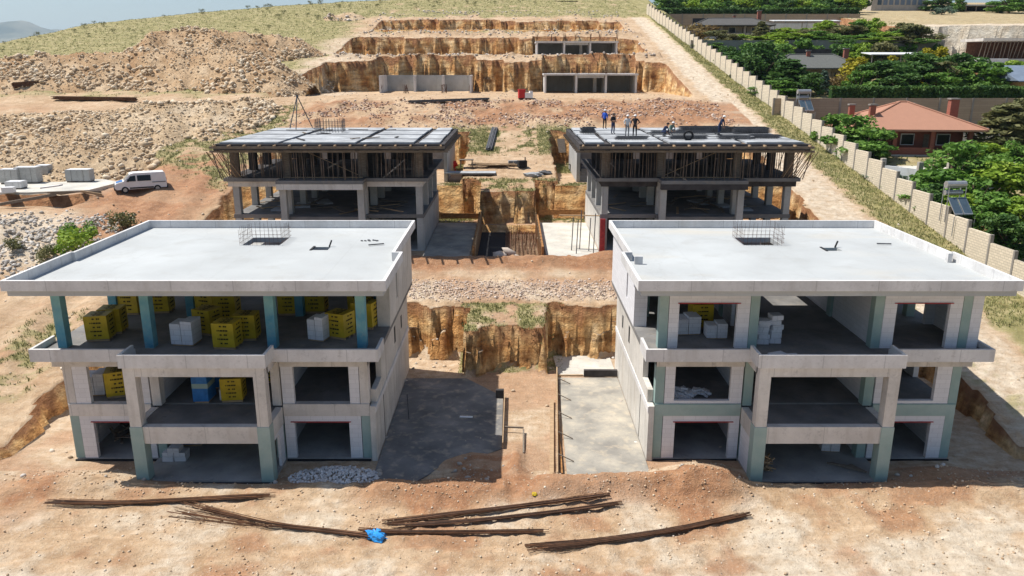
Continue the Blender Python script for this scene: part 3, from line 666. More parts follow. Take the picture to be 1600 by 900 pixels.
# ------------------------------------------------------------------ second pair: frames still in shuttering
def frame_house(s, label, red_col):
    dy, dz = 26.3, 5.2
    root = empty('unfinished_building', (s*15, 43+dy, dz), label, 'building', 'unfinished concrete frames behind')
    def B(mb, u0, u1, y0, y1, z0, z1): return mb.box(s*u0, s*u1, y0+dy, y1+dy, z0+dz, z1+dz)
    m = MB(); B(m, 7.29,22.7,37.1,50.4,-.3,.05); m.build('ground_slab', M['conc_grey'], root)
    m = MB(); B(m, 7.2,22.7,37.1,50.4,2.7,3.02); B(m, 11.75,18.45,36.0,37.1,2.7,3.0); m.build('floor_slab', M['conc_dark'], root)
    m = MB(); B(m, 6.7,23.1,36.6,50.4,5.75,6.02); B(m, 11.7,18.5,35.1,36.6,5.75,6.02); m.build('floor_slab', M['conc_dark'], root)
    m = MB(); bm = M['conc'] if not red_col else M['ply_dark']
    
    for b in ((7.2,11.7,36.95,37.35,5.3,5.75), (11.7,18.5,35.12,35.5,5.3,5.75), (18.5,22.9,36.95,37.35,5.3,5.75), (7.2,7.5,37.4,50,5.35,5.75)): B(MB(), *b).build('edge_beam', bm, root)
    for u0, u1 in ((7.3,7.8), (11.75,12.3), (17.9,18.4), (22.1,22.6)):
        for y in (37.1, 41.5, 45.5, 49.5):
            m = MB(); B(m, u0,u1,y,y+.6,3.02,5.75); m.build('column', M['conc_grey'], root)
            m = MB(); B(m, u0,u1,y+.02,y+.6,.05,2.7); m.build('column', M['conc_grey'], root)
    for u0 in (11.75, 17.9):
        m = MB(); B(m, u0,u0+.5,35.6,36.1,-.2,5.3); m.build('bay_column', M['conc_grey'], root)
    m = MB(); B(m, 7.2,7.48,37.2,50.4,-.3,2.7); m.build('side_wall', M['conc_grey'] if not red_col else M['wallc'], root)
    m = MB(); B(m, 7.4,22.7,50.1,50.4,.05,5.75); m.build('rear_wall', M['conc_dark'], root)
    if red_col:
        m = MB(); B(m, 7.22,7.62,36.9,37.08,-.1,2.65); m.build('red_shutter', M['red_steel'], root)
    # shuttering boards lying on the middle floor
    return root
frame_l = frame_house(-1, 'left concrete frame behind the left villa, top storey propped under a plywood deck', False)
frame_r = frame_house(1, 'right concrete frame with workers on its deck and one red shutter at the corner', True)

def shoring(s, label):
    root = empty('formwork_deck', (s*15, 69, 11.22), label, 'formwork', 'propped slab formwork on the rear frames')
    def B(mb, u0, u1, y0, y1, z0, z1): return mb.box(s*u0, s*u1, y0, y1, z0, z1)
    us = [5.4, 7.4, 12.0, 17.9, 22.9]; ys = [61.4, 64.6, 69.2, 73.6, 77.3]
    for i in range(4):
        for j in range(4):
            m = MB(); g = .16+.16*rnd.random()
            B(m, us[i]+g, us[i+1]-g, ys[j]+g, ys[j+1]-g, 14.05, 14.17+.02*rnd.random()); m.build('plywood_panel', M['ply'], root)
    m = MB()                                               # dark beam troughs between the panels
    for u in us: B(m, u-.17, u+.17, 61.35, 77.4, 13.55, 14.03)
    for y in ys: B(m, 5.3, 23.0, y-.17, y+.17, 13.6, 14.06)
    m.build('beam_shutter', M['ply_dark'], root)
    m = MB()
    B(m, 5.2, 23.3, 61.15, 61.27, 13.72, 13.9)
    y = 61.6
    while y < 77.2: B(m, 4.95, 23.5, y, y+.1, 13.38, 13.54); y += 1.3
    m.build('timber_joist', M['timber_grey'], root)
    for k in range(16):                                    # joist ends poking out of the front edge
        u = 5.4+k*1.16; m = MB(); B(m, u, u+.12, 60.75-rnd.random()*.15, 63, 13.9, 14.02); m.build('joist_end', M['timber'], root)
    n = 0
    for j, y in enumerate((61.5, 62.9, 64.6, 67.0, 69.4, 72.2, 75.0, 77.0)):
        cnt = (46, 26, 10, 4, 3, 2, 1, 1)[j]
        for k in range(cnt):
            u = 6.9+(22.85-6.9)*(k+.5)/cnt+(rnd.random()-.5)*.3; lean = 0
            y_ = max(y, 63.1 if not 11.9 < u < 18.3 else 61.6)+.25*rnd.random(); m = MB(); zb = 11.25; ub, yb = u+(rnd.random()-.5)*.1, y_+(rnd.random()-.5)*.1
            ub = min(max(ub, 6.85), 22.85); yb = max(yb, 61.6 if 11.9 < u < 18.3 else 63.0)
            m.tube((s*ub, yb, zb), (s*(u*.5+ub*.5), y_*.5+yb*.5, 12.7), .034, 5); m.tube((s*(u*.5+ub*.5), y_*.5+yb*.5, 12.7), (s*u, y_, 13.45), .025, 5)
            m.obox((s*ub, yb, zb+.01), (.16,.16,.02))
            m.build('prop', M['steel'] if rnd.random() < .6 else M['steel_dark'], root); n += 1
    for k in range(7):                                     # slanting props on the outer edge
        y = 62+k*2.0; m = MB(); m.tube((s*22.9, y, 11.24), (s*23.5, y+.1, 13.45), .04, 5); m.build('prop', M['steel'], root); n += 1
    for k in range(9):                                     # props raking outwards under the overhanging corner
        u = 21.6+.2*k; m = MB(); m.tube((s*(u-.1), 63.0+.1*rnd.random(), 11.24), (s*(u+.55+.3*rnd.random()), 61.6+.2*rnd.random(), 13.42), .032, 5); m.build('raking_prop', M['timber'] if k % 2 else M['steel'], root)
    for u0, u1 in ((7.3,7.8), (11.75,12.3), (17.9,18.4), (22.1,22.6)):
        for y in (63.5, 68, 72):
            m = MB(); B(m, u0-.05,u1+.05,y,y+.6,11.23,13.5); m.build('column_shutter', M['ply_dark'] if y > 64 else M['timber_grey'], root)
    for b in ((7.9,11.7,76.6), (12.4,14.2,74.5), (15.6,17.8,76.4), (18.5,22.0,77.0)):
        m = MB(); B(m, b[0],b[1],b[2],b[2]+.15,11.23,13.5); m.build('darkening_panel', M['ply_dark'], root)  # added dark panels closing the back to darken the propped storey
    m = MB(); B(m, 6.75,23.0,62.95,76.6,11.221,11.245); m.build('darkening_floor_sheet', M['ply_dark'], root)  # dark sheet that paints shade onto the floor between the props
    m = MB(); B(m, 11.9,18.2,62.6,62.66,11.3,11.36); m.beam((s*12.2,63.2,11.4), (s*17,64,13.4), .05, .05); m.build('bracing', M['timber'], root)
    return root
deck_l = shoring(-1, 'left plywood slab deck with bare panels on a forest of props')
deck_r = shoring(1, 'right plywood slab deck loaded with rebar mats and workers')

# ------------------------------------------------------------------ concrete boxes begun on the upper terraces
def upper_box(x0, x1, y0, z0, h, roofed, label, bars=True):
    root = empty('concrete_box', ((x0+x1)/2, y0, z0), label, 'building')
    L = x1-x0; d = 7.2; t = .3
    m = MB(); m.box(x0-.2, x1+.2, y0-.9, y0+d, z0-.3, z0+.1); m.build('ground_slab', M['conc_band'], root)
    MB().box(x0, x0+t, y0, y0+d-.3, z0+.1, z0+h).build('end_wall', M['conc_band'], root); MB().box(x1-t, x1, y0, y0+d-.3, z0+.1, z0+h).build('end_wall', M['conc_band'], root)
    m = MB(); m.box(x0, x1, y0+d-.3, y0+d, z0+.1, z0+h); m.build('rear_wall', M['conc_grey'], root)
    for f in (.345, .665):
        m = MB(); yy = y0 if roofed else y0+d-2.4; m.box(x0+L*f-.16, x0+L*f+.16, yy, y0+d-.31, z0+.1, z0+h-.02); m.build('cross_wall', M['conc_band'], root)
    if roofed:
        m = MB(); m.box(x0-.15, x1+.15, y0-.15, y0+d+.1, z0+h, z0+h+.3); m.build('roof_slab', M['conc_band'], root)
        m = MB(); m.box(x0+L*.36, x0+L*.64, y0+.02, y0+.22, z0+h-.4, z0+h-.01); m.build('lintel', M['conc_grey'], root)
        m = MB(); m.box(x0+L*.55, x0+L*.59, y0+4, y0+4.2, z0+.1, z0+h-.01); m.build('inner_pier', M['conc_band'], root)
    m = MB()
    pts = [(x0+.15, y0+.15), (x1-.15, y0+.15), (x0+L*.345, y0+.15), (x0+L*.665, y0+.15), (x0+L*.5, y0+3), (x0+L*.2, y0+3), (x0+L*.8, y0+3)]
    if not roofed: pts = [(x0+L*.28, y0-.4), (x0+L*.31, y0-.3), (x0+L*.69, y0-.4), (x0+L*.72, y0-.3), (x0+.2, y0+.2), (x1-.2, y0+.2), (x0+.2, y0+6), (x1-.2, y0+6)]
    zt = z0+h+.3 if roofed else z0+.1
    for px, py in pts:
        m = MB()
        for k in range(7): m.tube((px+(rnd.random()-.5)*.5, py+(rnd.random()-.5)*.3, zt-.02 if py < y0+5 else z0+h-.1), (px+(rnd.random()-.5)*.6, py+(rnd.random()-.5)*.3, (zt if py < y0+5 else z0+h)+1.2+.4*rnd.random()), .03, 4)
        m.build('starter_bars', M['rust'], root)
    return root
upper_box(5.35, 20.6, 133.8, 15.55, 3.0, True, 'roofed three bay concrete box on the lower terrace, right of the roofless one')
upper_box(-21.9, -6.7, 133.8, 15.55, 3.0, False, 'roofless grey concrete box set into the lower terrace on the left')
upper_box(4.6, 19.9, 155.0, 21.5, 2.8, True, 'roofed three bay concrete box on the terrace above, cut into ochre earth')
# ------------------------------------------------------------------ courtyard: yard slabs, board edging, trench shuttering
def sheet(name, pts, z, th, mat, label):
    m = MB(); m.prism(pts, z-th, z); o = m.build(name, mat, loc=(pts[0][0], pts[0][1], z)); return tag(o, label, kind='structure')
def yardmat(name, a, b, c):
    t = NT(name); col = t.ramp(t.noise(.45, 6), [(.3, a), (.5, b), (.68, c)])
    col = t.mix(t.ramp(t.noise(1.6, 6), [(.52, (0,0,0)), (.75, (.55,.55,.55))]), col, (.60,.50,.36,1))
    col = t.mix(t.ramp(t.noise(4, 5), [(.55, (0,0,0)), (.8, (.5,.5,.5))]), col, (.20,.19,.18,1))
    t.bump(t.noise(10, 5), .02); return t.out(col)
M['yard'] = yardmat('dusty_yard_concrete', (.19,.18,.165), (.32,.30,.26), (.47,.42,.34))
M['yard_pale'] = yardmat('pale_yard_concrete', (.40,.38,.34), (.52,.50,.45), (.62,.59,.53))
M['yard_dark'] = yardmat('shade_darkened_yard_concrete', (.115,.113,.11), (.175,.17,.165), (.27,.255,.235))  # darkened copy of the yard concrete, carrying the villa's shadow in its colour
sheet('yard_paving', [(2.75,35.0),(4.6,34.8),(6.95,35.0),(6.96,38),(6.95,48.3),(3.05,48.3)], .06, .3, M['yard'], 'grey screed of the right half of the courtyard')
sheet('yard_paving', [(3.1,48.75),(6.95,48.7),(6.9,52.6),(2.9,52.4)], .05, .3, M['yard_pale'], 'pale slab against the earth cut behind the right villa')
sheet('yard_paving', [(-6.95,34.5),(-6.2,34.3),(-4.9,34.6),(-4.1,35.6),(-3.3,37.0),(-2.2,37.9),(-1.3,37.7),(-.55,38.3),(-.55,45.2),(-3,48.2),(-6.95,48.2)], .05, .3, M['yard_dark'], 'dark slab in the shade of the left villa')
sheet('yard_paving', [(2.75,60.9),(7.1,60.9),(7.15,75.2),(2.6,75.2)], 5.24, .3, M['yard_pale'], 'pale slab beside the right rear frame')
sheet('yard_paving', [(-7.15,60.9),(-3.4,60.9),(-3.4,75.2),(-7.15,75.2)], 5.24, .3, M['yard'], 'grey slab beside the left rear frame')
def plank(name, p, q, wd, h, mat, label, cat, group=None):
    m = MB(); m.beam(p, q, wd, h); return tag(m.build(name, mat, loc=(Vector(p)+Vector(q))/2), label, cat, group)
r = empty('board_edging', (2.5, 42, .05), 'long timber shuttering edge with raking struts along the right courtyard slab', 'formwork')
m = MB(); m.beam((2.25,35.0,.25), (3.0,49.2,.25), .07, .42); m.build('edge_board', M['timber'], r)
m = MB(); m.beam((1.98,35.3,.12), (2.45,44.5,.12), .22, .1); m.build('edge_board', M['timber'], r)
m = MB(); m.beam((2.5,35.4,.14), (2.72,44.4,.14), .09, .1); m.build('edge_board', M['timber_orange'], r)
for k in range(5):
    y = 37+k*2.6; x = 2.25+.75*(y-35)/14.2
    m = MB(); m.beam((x+.05,y,.4), (x+.85,y-.25,.1), .05, .04); m.build('strut', M['timber_grey'], r)
r = empty('board_edging', (-.45, 40, .05), 'short shuttering edge of boards beside the shaded slab', 'formwork')
m = MB(); m.beam((-.5,38.3,.22), (-.45,45,.22), .05, .36); m.build('edge_board', M['timber'], r)
m = MB(); m.beam((-.4,40.4,.3), (.65,40.3,.3), .08, .08); m.build('cross_board', M['timber_grey'], r)
m = MB(); m.beam((.65,40.3,.16), (.6,37.6,.14), .09, .08); m.build('side_board', M['timber_grey'], r)
m = MB(); m.obox((-.75,45.1,.32), (.5,.3,.5)); m.build('formwork_box', M['ply_dark'], r)
plank('steel_beam', (4.75,48.5,.3), (6.95,48.5,.3), .25, .45, M['ply_dark'], 'dark steel formwork beam lying against the right villa wall', 'beam')
plank('plank', (3.0,48.45,.16), (4.7,48.5,.16), .12, .06, M['timber'], 'timber plank in line with the dark steel beam at the back of the yard', 'plank')
plank('plank', (-3.05,42.2,.09), (-2.3,42.15,.09), .16, .04, M['white'], 'short white board lying in the shade of the courtyard', 'plank')
plank('post', (-6.0,42,.02), (-6.05,42,1.6), .05, .05, M['bar_grey'], 'thin upright bar near the left villa side wall', 'post')
for X, lb in ((-3.1, 'left orange board shutter of the trench between the rear frames'), (2.45, 'right orange board shutter of the trench between the rear frames')):
    r = empty('trench_shutter', (X, 68, 4.35), lb, 'formwork')
    m = MB(); m.box(X-.08, X+.08, 61.2, 75.4, 4.4, 6.0); m.build('board_panel', M['timber_orange'], r)
    for k in range(12):
        y = 61.5+k*1.22; m = MB(); m.beam((X+(.16 if X < 0 else -.16), y, 4.36), (X+(.16 if X < 0 else -.16), y, 6.25+.2*rnd.random()), .1, .1); m.build('stud', M['timber'], r)
m = MB()
for k in range(34): m.tube((-.55,61.7+k*.39,4.55), (2.3,61.7+k*.39,4.55), .03, 4)
for k in range(9): m.tube((-.5+k*.34,61.6,4.6), (-.5+k*.34,75,4.6), .03, 4)
for k in range(60):
    x, y = -.4+2.6*rnd.random(), 62+12.6*rnd.random(); m.tube((x,y,4.5), (x+.1*rnd.random(),y,5.1+.3*rnd.random()), .022, 4)
tag(m.build('rebar_mat', M['rust'], loc=(.9,68,4.5)), 'rusty reinforcement mat tied in the trench between the rear frames', 'rebar mat')
m = MB(); m.box(-2.9,-.6,61.8,74.9,4.36,4.5); tag(m.build('black_sheet', M['black'], loc=(-1.7,68,4.4)), 'black membrane sheet on the trench floor beside the rebar mat', 'cover')  # flat black sheet that makes this part of the trench floor dark
V, F, c = rocks_arrays(np.array([[-.9,61.6,5.0],[-.2,61.9,5.2],[.25,61.6,4.9],[-.6,62.3,4.9]]), np.array([1.2,1.3,.9,1.0]))
tag(np_mesh('boulder', V, F, M['rock_pale'], col=c, loc=(-.4,61.7,4.6)), 'pale broken boulders at the mouth of the trench', 'boulder')
for i, (z, lb) in enumerate(((6.1, 'lower dark rail of boards across the earth cut by the right rear frame'),)):
    plank('guard_board', (2.7,76.6,6.0), (7.0,76.6,6.05), .06, .5, M['timber_orange'], lb, 'board')
plank('guard_board', (-7.0,76.6,5.7), (-3.2,76.6,5.65), .06, .5, M['timber_orange'], 'orange board along the foot of the earth cut by the left rear frame', 'board')
plank('scaffold_plank', (3.9,64.2,8.0), (7.6,63.6,8.05), .22, .06, M['timber'], 'timber plank bridging out from the corner of the right rear frame', 'plank')
for k, (x, y) in enumerate(((4.9,63.2), (5.6,63.6), (6.3,63.0), (6.6,62.2), (5.2,62.0))):
    m = MB(); m.tube((x,y,5.2), (x+.1,y,8.0+.5*(k % 2)), .04, 5); tag(m.build('scaffold_pole', M['bar_grey'], loc=(x,y,5.2)), 'thin grey scaffold pole standing by the corner of the right rear frame', 'pole', 'scaffold poles by the right rear frame')
for s_ in (-1, 1):                                        # stripped boards strewn over the middle floor of the rear frames
    for k in range(26):
        u = 8+14*rnd.random(); y = 63.8+9*rnd.random(); a = rnd.random()*3.14; L = 1+2.2*rnd.random(); d = Vector((math.cos(a), math.sin(a), 0))*L/2; p = Vector((s_*u, y, 8.28+.05*(k % 5)))
        p.x = s_*min(max(abs(p.x), 8.9), 21.3)
        plank('loose_board', p-d, p+d+Vector((0,0,.1*rnd.random())), .2, .05, M['timber_grey'] if k % 3 else M['timber'], 'stripped board strewn on the middle floor of the %s rear frame' % ('left' if s_ < 0 else 'right'), 'board', 'boards strewn in the %s rear frame' % ('left' if s_ < 0 else 'right'))
    for k in range(3):
        m = MB(); m.obox((s_*(19.5-1.4*k), 66+1.6*k, 8.2), (1.2,2.4,.3), .2*k); tag(m.build('shutter_panel', M['ply'], loc=(s_*(19.5-1.4*k), 66+1.6*k, 8.1)), 'pale shutter panel lying on the outer bay of the %s rear frame' % ('left' if s_ < 0 else 'right'), 'panel', 'shutter panels in the %s rear frame' % ('left' if s_ < 0 else 'right'))

# ------------------------------------------------------------------ reinforcement bundles on the foreground dirt
def bundle(px, n, w0, w1, label, name='rebar_bundle', stray=3, mat='rustbar', h=.11, fan=0.):
    P = [gpt(*q) for q in px]; T = np.linspace(0, 1, len(P))
    m = MB(); ts = np.linspace(0, 1, 9)
    def cv(t):
        return Vector([float(np.interp(t, T, [p[i] for p in P])) for i in range(3)])
    # smooth the polyline
    C = [cv(t) for t in np.linspace(0, 1, 41)]
    for _ in range(6): C = [C[0]]+[(C[i-1]+C[i]*2+C[i+1])/4 for i in range(1, 40)]+[C[-1]]
    gl = [max(gz(C[i].x, C[i].y), gz(C[i].x, C[i].y+.15)) for i in range(0, 41, 4)]; fit = np.polyfit(np.linspace(0, 1, 11), gl, 2); up_ = max(0, max(g_-np.polyval(fit, t_) for g_, t_ in zip(gl, np.linspace(0, 1, 11))))*.5
    base = lambda t: float(np.polyval(fit, t))+up_
    d = (P[-1]-P[0]); d.z = 0; d.normalize(); sd = Vector((-d.y, d.x, 0))
    for k in range(int(n*1.7)):
        a, b = (rnd.random()-.5), (rnd.random()-.5); hh = .03+h*rnd.random()
        e0 = rnd.random()*.12 if k > stray else 0; e1 = 1-rnd.random()*.09
        pts = []
        for t in ts:
            t = e0+(e1-e0)*t; w = w0+(w1-w0)*t; f = fan*max(0, .45-t)/.45*a
            c = C[int(round(t*40))]; g = base(t)
            off = a*w*(1-.3*math.sin(3*t+b))+f+.012*math.sin(5*t+k)
            pts.append(Vector((c.x, c.y, g+hh))+sd*off)
        m.mi = rnd.choice((0,0,1,2,2))
        for i in range(8): m.tube(pts[i], pts[i+1], .0125, 4, cap=(i in (0, 7)))
    o = m.build(name, [M['rustbar'], M['rust2'], M['rust3']], loc=P[len(P)//2]); return tag(o, label, 'rebar bundle', 'rusty rebar bundles on the ground')
bundle([(72,787),(190,790),(300,786),(431,777)], 26, .42, .3, 'rusty rebar bundle nearest the left villa, gently sagging')
bundle([(270,798),(400,820),(520,834),(600,846)], 22, .35, .3, 'frayed rebar bundle fanned out at its left end, tail under the blue bag', fan=1.2)
bundle([(597,822),(700,810),(840,792),(952,779)], 30, .5, .34, 'upper of two parallel rebar bundles in the middle of the foreground')
bundle([(612,829),(750,818),(880,802),(972,792)], 24, .3, .26, 'lower of two parallel rebar bundles in the middle of the foreground')
bundle([(560,832),(640,836),(740,837),(858,836)], 24, .28, .26, 'straight rebar bundle to the right of the blue bag')
bundle([(822,862),(930,850),(1060,834),(1172,807)], 36, .62, .3, 'curved thick rebar bundle at the right of the foreground')
p = gpt(587,843)
def blob(n, r, seed, sq=(1,1,.6), amp=.45, f=3.):
    rr = np.random.RandomState(seed); V = []; F = []
    for i in range(n+1):
        for j in range(2*n):
            th = math.pi*i/n; ph = math.pi*j/n; d = Vector((math.sin(th)*math.cos(ph), math.sin(th)*math.sin(ph), math.cos(th)))
            k = 1+amp*float(vnoise(np.array([d.x*f+seed+d.z*2.1]), np.array([d.y*f+seed*1.3-d.z*1.7]), seed)[0])
            V.append((d.x*r*k*sq[0], d.y*r*k*sq[1], d.z*r*k*sq[2]))
    for i in range(n):
        for j in range(2*n):
            F.append((i*2*n+j, i*2*n+(j+1) % (2*n), (i+1)*2*n+(j+1) % (2*n), (i+1)*2*n+j))
    return V, F
V, F = blob(12, .36, 5, (1.15,.8,.55), .7, 3.6); m = MB(); m.raw([(v[0]+p.x, v[1]+p.y, v[2]+p.z+.12) for v in V], F)
tag(m.build('plastic_bag', M['blue_bag'], loc=p), 'crumpled blue plastic bag dropped on the rebar bundle', 'bag')
p = gpt(835,773); V, F = blob(6, .13, 9); m = MB(); m.raw([(v[0]+p.x, v[1]+p.y, v[2]+p.z+.02) for v in V], F)
tag(m.build('litter', M['yellow'], loc=p), 'yellow scrap of wrapping on the red rim of the courtyard', 'litter')

# ------------------------------------------------------------------ packs of blocks standing in the villas
def soft_box(mb, x0, x1, y0, y1, z0, z1, j=.02):
    n = len(mb.v); mb.box(x0, x1, y0, y1, z0, z1)
    for i in range(n, n+8): v = mb.v[i]; mb.v[i] = (v[0]+(rnd.random()-.5)*j, v[1]+(rnd.random()-.5)*j, v[2]+(rnd.random()-.5)*j)
def yellow_pack(L=1.0):
    r = empty('block_pack', (0,0,0), 'yellow pack', 'pallet', 'yellow wrapped block pallets')
    m = MB(); soft_box(m, -.56,.56,-.5*L,.5*L,.12,1.36,.03); pk = m.build('wrapping', M['yellow'], r)
    m = MB()                                              # printed lines, too blurred in the photo to read: bars of uneven length
    for side in (0, 1, 2):
        for k in range(5):
            z = 1.22-.22*k; cells = ((-.26,.05), (-.17,.05), (-.06,.11), (.07,.1), (.2,.12)) if k % 2 else ((-.1,.10), (.09,.07), (.18,.07))
            for c, wd in cells:
                if side == 0: m.box(c-wd/2, c+wd/2, -.5*L-.026, -.5*L-.018, z-.038, z+.038)
                elif side == 1: m.box(.578, .586, (c-wd/2)*L, (c+wd/2)*L, z-.038, z+.038)
                else: m.box(c-wd/2, c+wd/2, -.4*L+.18*k*L, -.4*L+.18*k*L+.07, 1.378, 1.385)
    m.build('printed_lines', M['yellow_text'], pk)
    m = MB()
    for yy in (-.4, 0, .4): m.box(-.55,.55,(yy-.06)*L,(yy+.06)*L,0,.11)
    m.build('wooden_pallet', M['timber'], r); return r
def white_pack(blue=False):
    r = empty('block_pack', (0,0,0), 'white pack', 'pallet', 'bare white block packs')
    m = MB(); soft_box(m, -.6,-.02,-.5,.5,.1,1.22,.03); m.build('block_stack', M['block'], r)
    m = MB(); soft_box(m, .02,.62,-.5,.5,.1,1.36,.03); m.build('block_stack', M['block'], r)
    m = MB(); m.box(-.55,.58,-.45,.45,0,.09); m.build('wooden_pallet', M['timber'], r); return r
YP = yellow_pack(); WP = white_pack()
Z2, Z1, Z0 = 6.18, 3.06, .11
for x, y, z, rz, scl, lb in (
    (-21.3,38.6,Z2,.12,1.0, 'long yellow pallet at the left front corner of the top floor'), (-21.2,39.75,Z2,.12,1.0, 'yellow pallet directly behind the one at the left front corner of the top floor'),
    (-21.8,43.1,Z2,0,1.05, 'yellow pallet at the back left of the top floor, cut off by the roof edge'), (-20.2,43.4,Z2,.05,1.0, 'dim yellow pallet behind the second front column from the left'),
    (-16.1,39.6,Z2,-.35,1.0, 'yellow pallet turned sideways right behind the white pack'), (-17.0,42.4,Z2,-.3,1.05, 'left one of the two shaded yellow pallets deep in the middle of the top floor'),
    (-15.9,42.0,Z2,.05,1.05, 'right one of the two shaded yellow pallets deep in the middle of the top floor'), (-14.3,37.4,Z2,-.08,1.0, 'bright yellow pallet nearest the middle balcony edge'),
    (-13.75,38.7,Z2,.05,1.0, 'yellow pallet just behind the one nearest the balcony edge'), (-12.7,43.0,Z2,.05,1.0, 'yellow pallet peeping out behind the third front column'),
    (-11.3,43.4,Z2,0,1.05, 'yellow pallet behind the narrow white pack on the right of the top floor'), (-8.95,38.95,Z2,-.4,1.0, 'yellow pallet set cornerwise beside the right front column of the top floor'),
    (-8.6,42.8,Z2,.1,1.2, 'tall yellow pallet at the back right of the top floor'), (-7.95,40.6,Z2,-.2,1.05, 'yellow pallet half hidden behind the right front column'),
    (-20.75,38.6,Z1,.35,1.05, 'yellow pallet on the middle floor beside a beige block pack'), (-14.5,38.0,Z1,.1,.95, 'yellow pallet on the middle floor under the bay'),
    (-13.4,40.6,Z1,.05,1.0, 'dim yellow pallet at the back of the middle floor bay'), (-14.75,39.3,Z0,.05,.95, 'yellow pallet on the ground floor of the left villa, under the beam'),
    (-13.2,39.6,Z0,.05,.9, 'yellow pallet on the ground floor half behind the right bay column'), (10.2,40.6,Z2,.08,1.0, 'only yellow pallet in the right villa, behind the white blocks')):
    place(YP, (x,y,z), lb, rz, scl, 'yellow wrapped block pallets')
for x, y, z, rz, scl, lb in (
    (-16.6,37.9,Z2,-.12,.95, 'white block pack in two columns at the front of the top floor'), (-9.95,38.6,Z2,-.3,(.72,.95,.95), 'narrow pale block pack on the right of the top floor'),
    (-22.0,38.8,Z1,.1,(.85,1,.9), 'beige block pack on the middle floor at the outer corner'), (-14.9,38.1,Z1,.3,(.6,.6,.5), 'small white block stack on the middle floor of the bay'),
    (9.2,39.6,Z2,.1,(1.05,1,.72), 'low white block pack in the left opening of the right villa'), (10.6,38.9,Z2,.0,(.85,.8,.6), 'smaller white block pack in front of the yellow pallet in the right villa'),
    (16.9,38.2,Z0,-.1,(.75,.9,.62), 'white block pack on the ground floor bay of the right villa')):
    place(WP, (x,y,z), lb, rz, scl, 'bare white block packs')
def block_heap(name, label, x, y, z, rows, mat='block', bw=.6, bh=.25, bd=.3, jit=.05, cat='blocks'):
    m = MB()
    for k, row in enumerate(rows):
        for i in range(row): m.obox((x+(i-(row-1)/2)*bw+(rnd.random()-.5)*jit, y+(rnd.random()-.5)*jit, z+bh*(k+.5)), (bw*.96, bd*2, bh*.96), (rnd.random()-.5)*jit*4)
    return tag(m.build(name, M[mat], loc=(x,y,z)), label, cat)
block_heap('block_stack', 'small stepped stack of white blocks on the ground floor by the left bay column', -17.45, 37.0, Z0, (2,2,1))
for k, (dx, n) in enumerate(((0,5), (.62,6))):
    block_heap('block_stack', ('left' if k == 0 else 'right')+' column of loose white blocks at the open front of the right villa', 12.75+dx, 38.0+.1*k, Z2, (1,)*n, jit=.12)
m = MB(); m.obox((13.2,35.9,6.22), (1.5,.5,.08), .1); m.obox((12.9,36.0,6.3), (.8,.4,.08), .4); tag(m.build('broken_slabs', M['block'], loc=(13.2,35.9,6.2)), 'broken white slabs lying behind the bay parapet of the right villa', 'slabs')
m = MB()
for k in range(60):
    r_ = .9*math.sqrt(rnd.random()); a = rnd.random()*6.28; m.obox((9.3+1.3*r_*math.cos(a), 38.6+.7*r_*math.sin(a), Z1+.06+.35*(1-r_)*rnd.random()), (.25+.2*rnd.random(),.2,.12), rnd.random()*3, rnd.random()*.6)
tag(m.build('block_rubble', M['block'], loc=(9.3,38.6,Z1)), 'heap of broken blocks on the middle floor of the right villa', 'rubble')
for x, y, z, sx, sz, lb in ((-17.4,38.9,Z0,1.5,1.0, 'blue wrapped pallet on the ground floor of the left villa'), (-16.0,37.9,Z1,.8,1.5, 'tall blue wrapped pack on the middle floor of the left villa'), (-15.8,39.8,Z1,1.6,1.9, 'wide blue wrapped pack at the back of the middle floor bay')):
    r = empty('wrapped_pack', (x,y,z), lb, 'pallet'); m = MB(); soft_box(m, x-sx/2,x+sx/2,y-.5,y+.5,z+.12,z+sz,.06); m.build('wrapping', M['blue_wrap'], r)
    m = MB(); soft_box(m, x-sx/2-.01,x+sx/2+.01,y-.51,y+.51,z+sz*.55,z+sz*.72,.01); m.build('pale_band', M['sage'], r); m = MB(); m.box(x-sx/2+.05,x+sx/2-.05,y-.45,y+.45,z,z+.11); m.build('wooden_pallet', M['timber'], r)
m = MB()
for k in range(70): m.obox((12.75+.45*(rnd.random()-.5)*1.5, 36.0+.7*(rnd.random()-.5), Z0+.05+.8*rnd.random()*rnd.random()), (.5,.08,.05), rnd.random()*3, 0, (rnd.random()-.5))
tag(m.build('timber_offcuts', M['timber'], loc=(12.75,36.0,Z0)), 'heap of timber offcuts by the left bay column of the right villa', 'timber')
m = MB()
for k in range(9): m.beam((16.2+.1*k,36.5-.06*k,Z0+.05+.03*(k % 3)), (17.8-.05*k,35.5+.1*k,Z0+.06), .12, .04)
tag(m.build('plank_pile', M['timber_grey'], loc=(17,36,Z0)), 'low pile of planks beside the right bay column of the right villa', 'planks')
m = MB()
for k in range(40):
    a = rnd.random()*3; x, y = -20.3+1.6*(rnd.random()-.5)*1.6, 39.5+2.4*(rnd.random()-.5); m.beam((x,y,Z0+.1+.6*rnd.random()), (x+.9*math.cos(a),y+.9*math.sin(a),Z0+.1+.6*rnd.random()), .12, .04)
tag(m.build('timber_pile', M['timber_grey'], loc=(-20.3,39.5,Z0)), 'jumbled boards in the dark left garage of the left villa', 'timber')

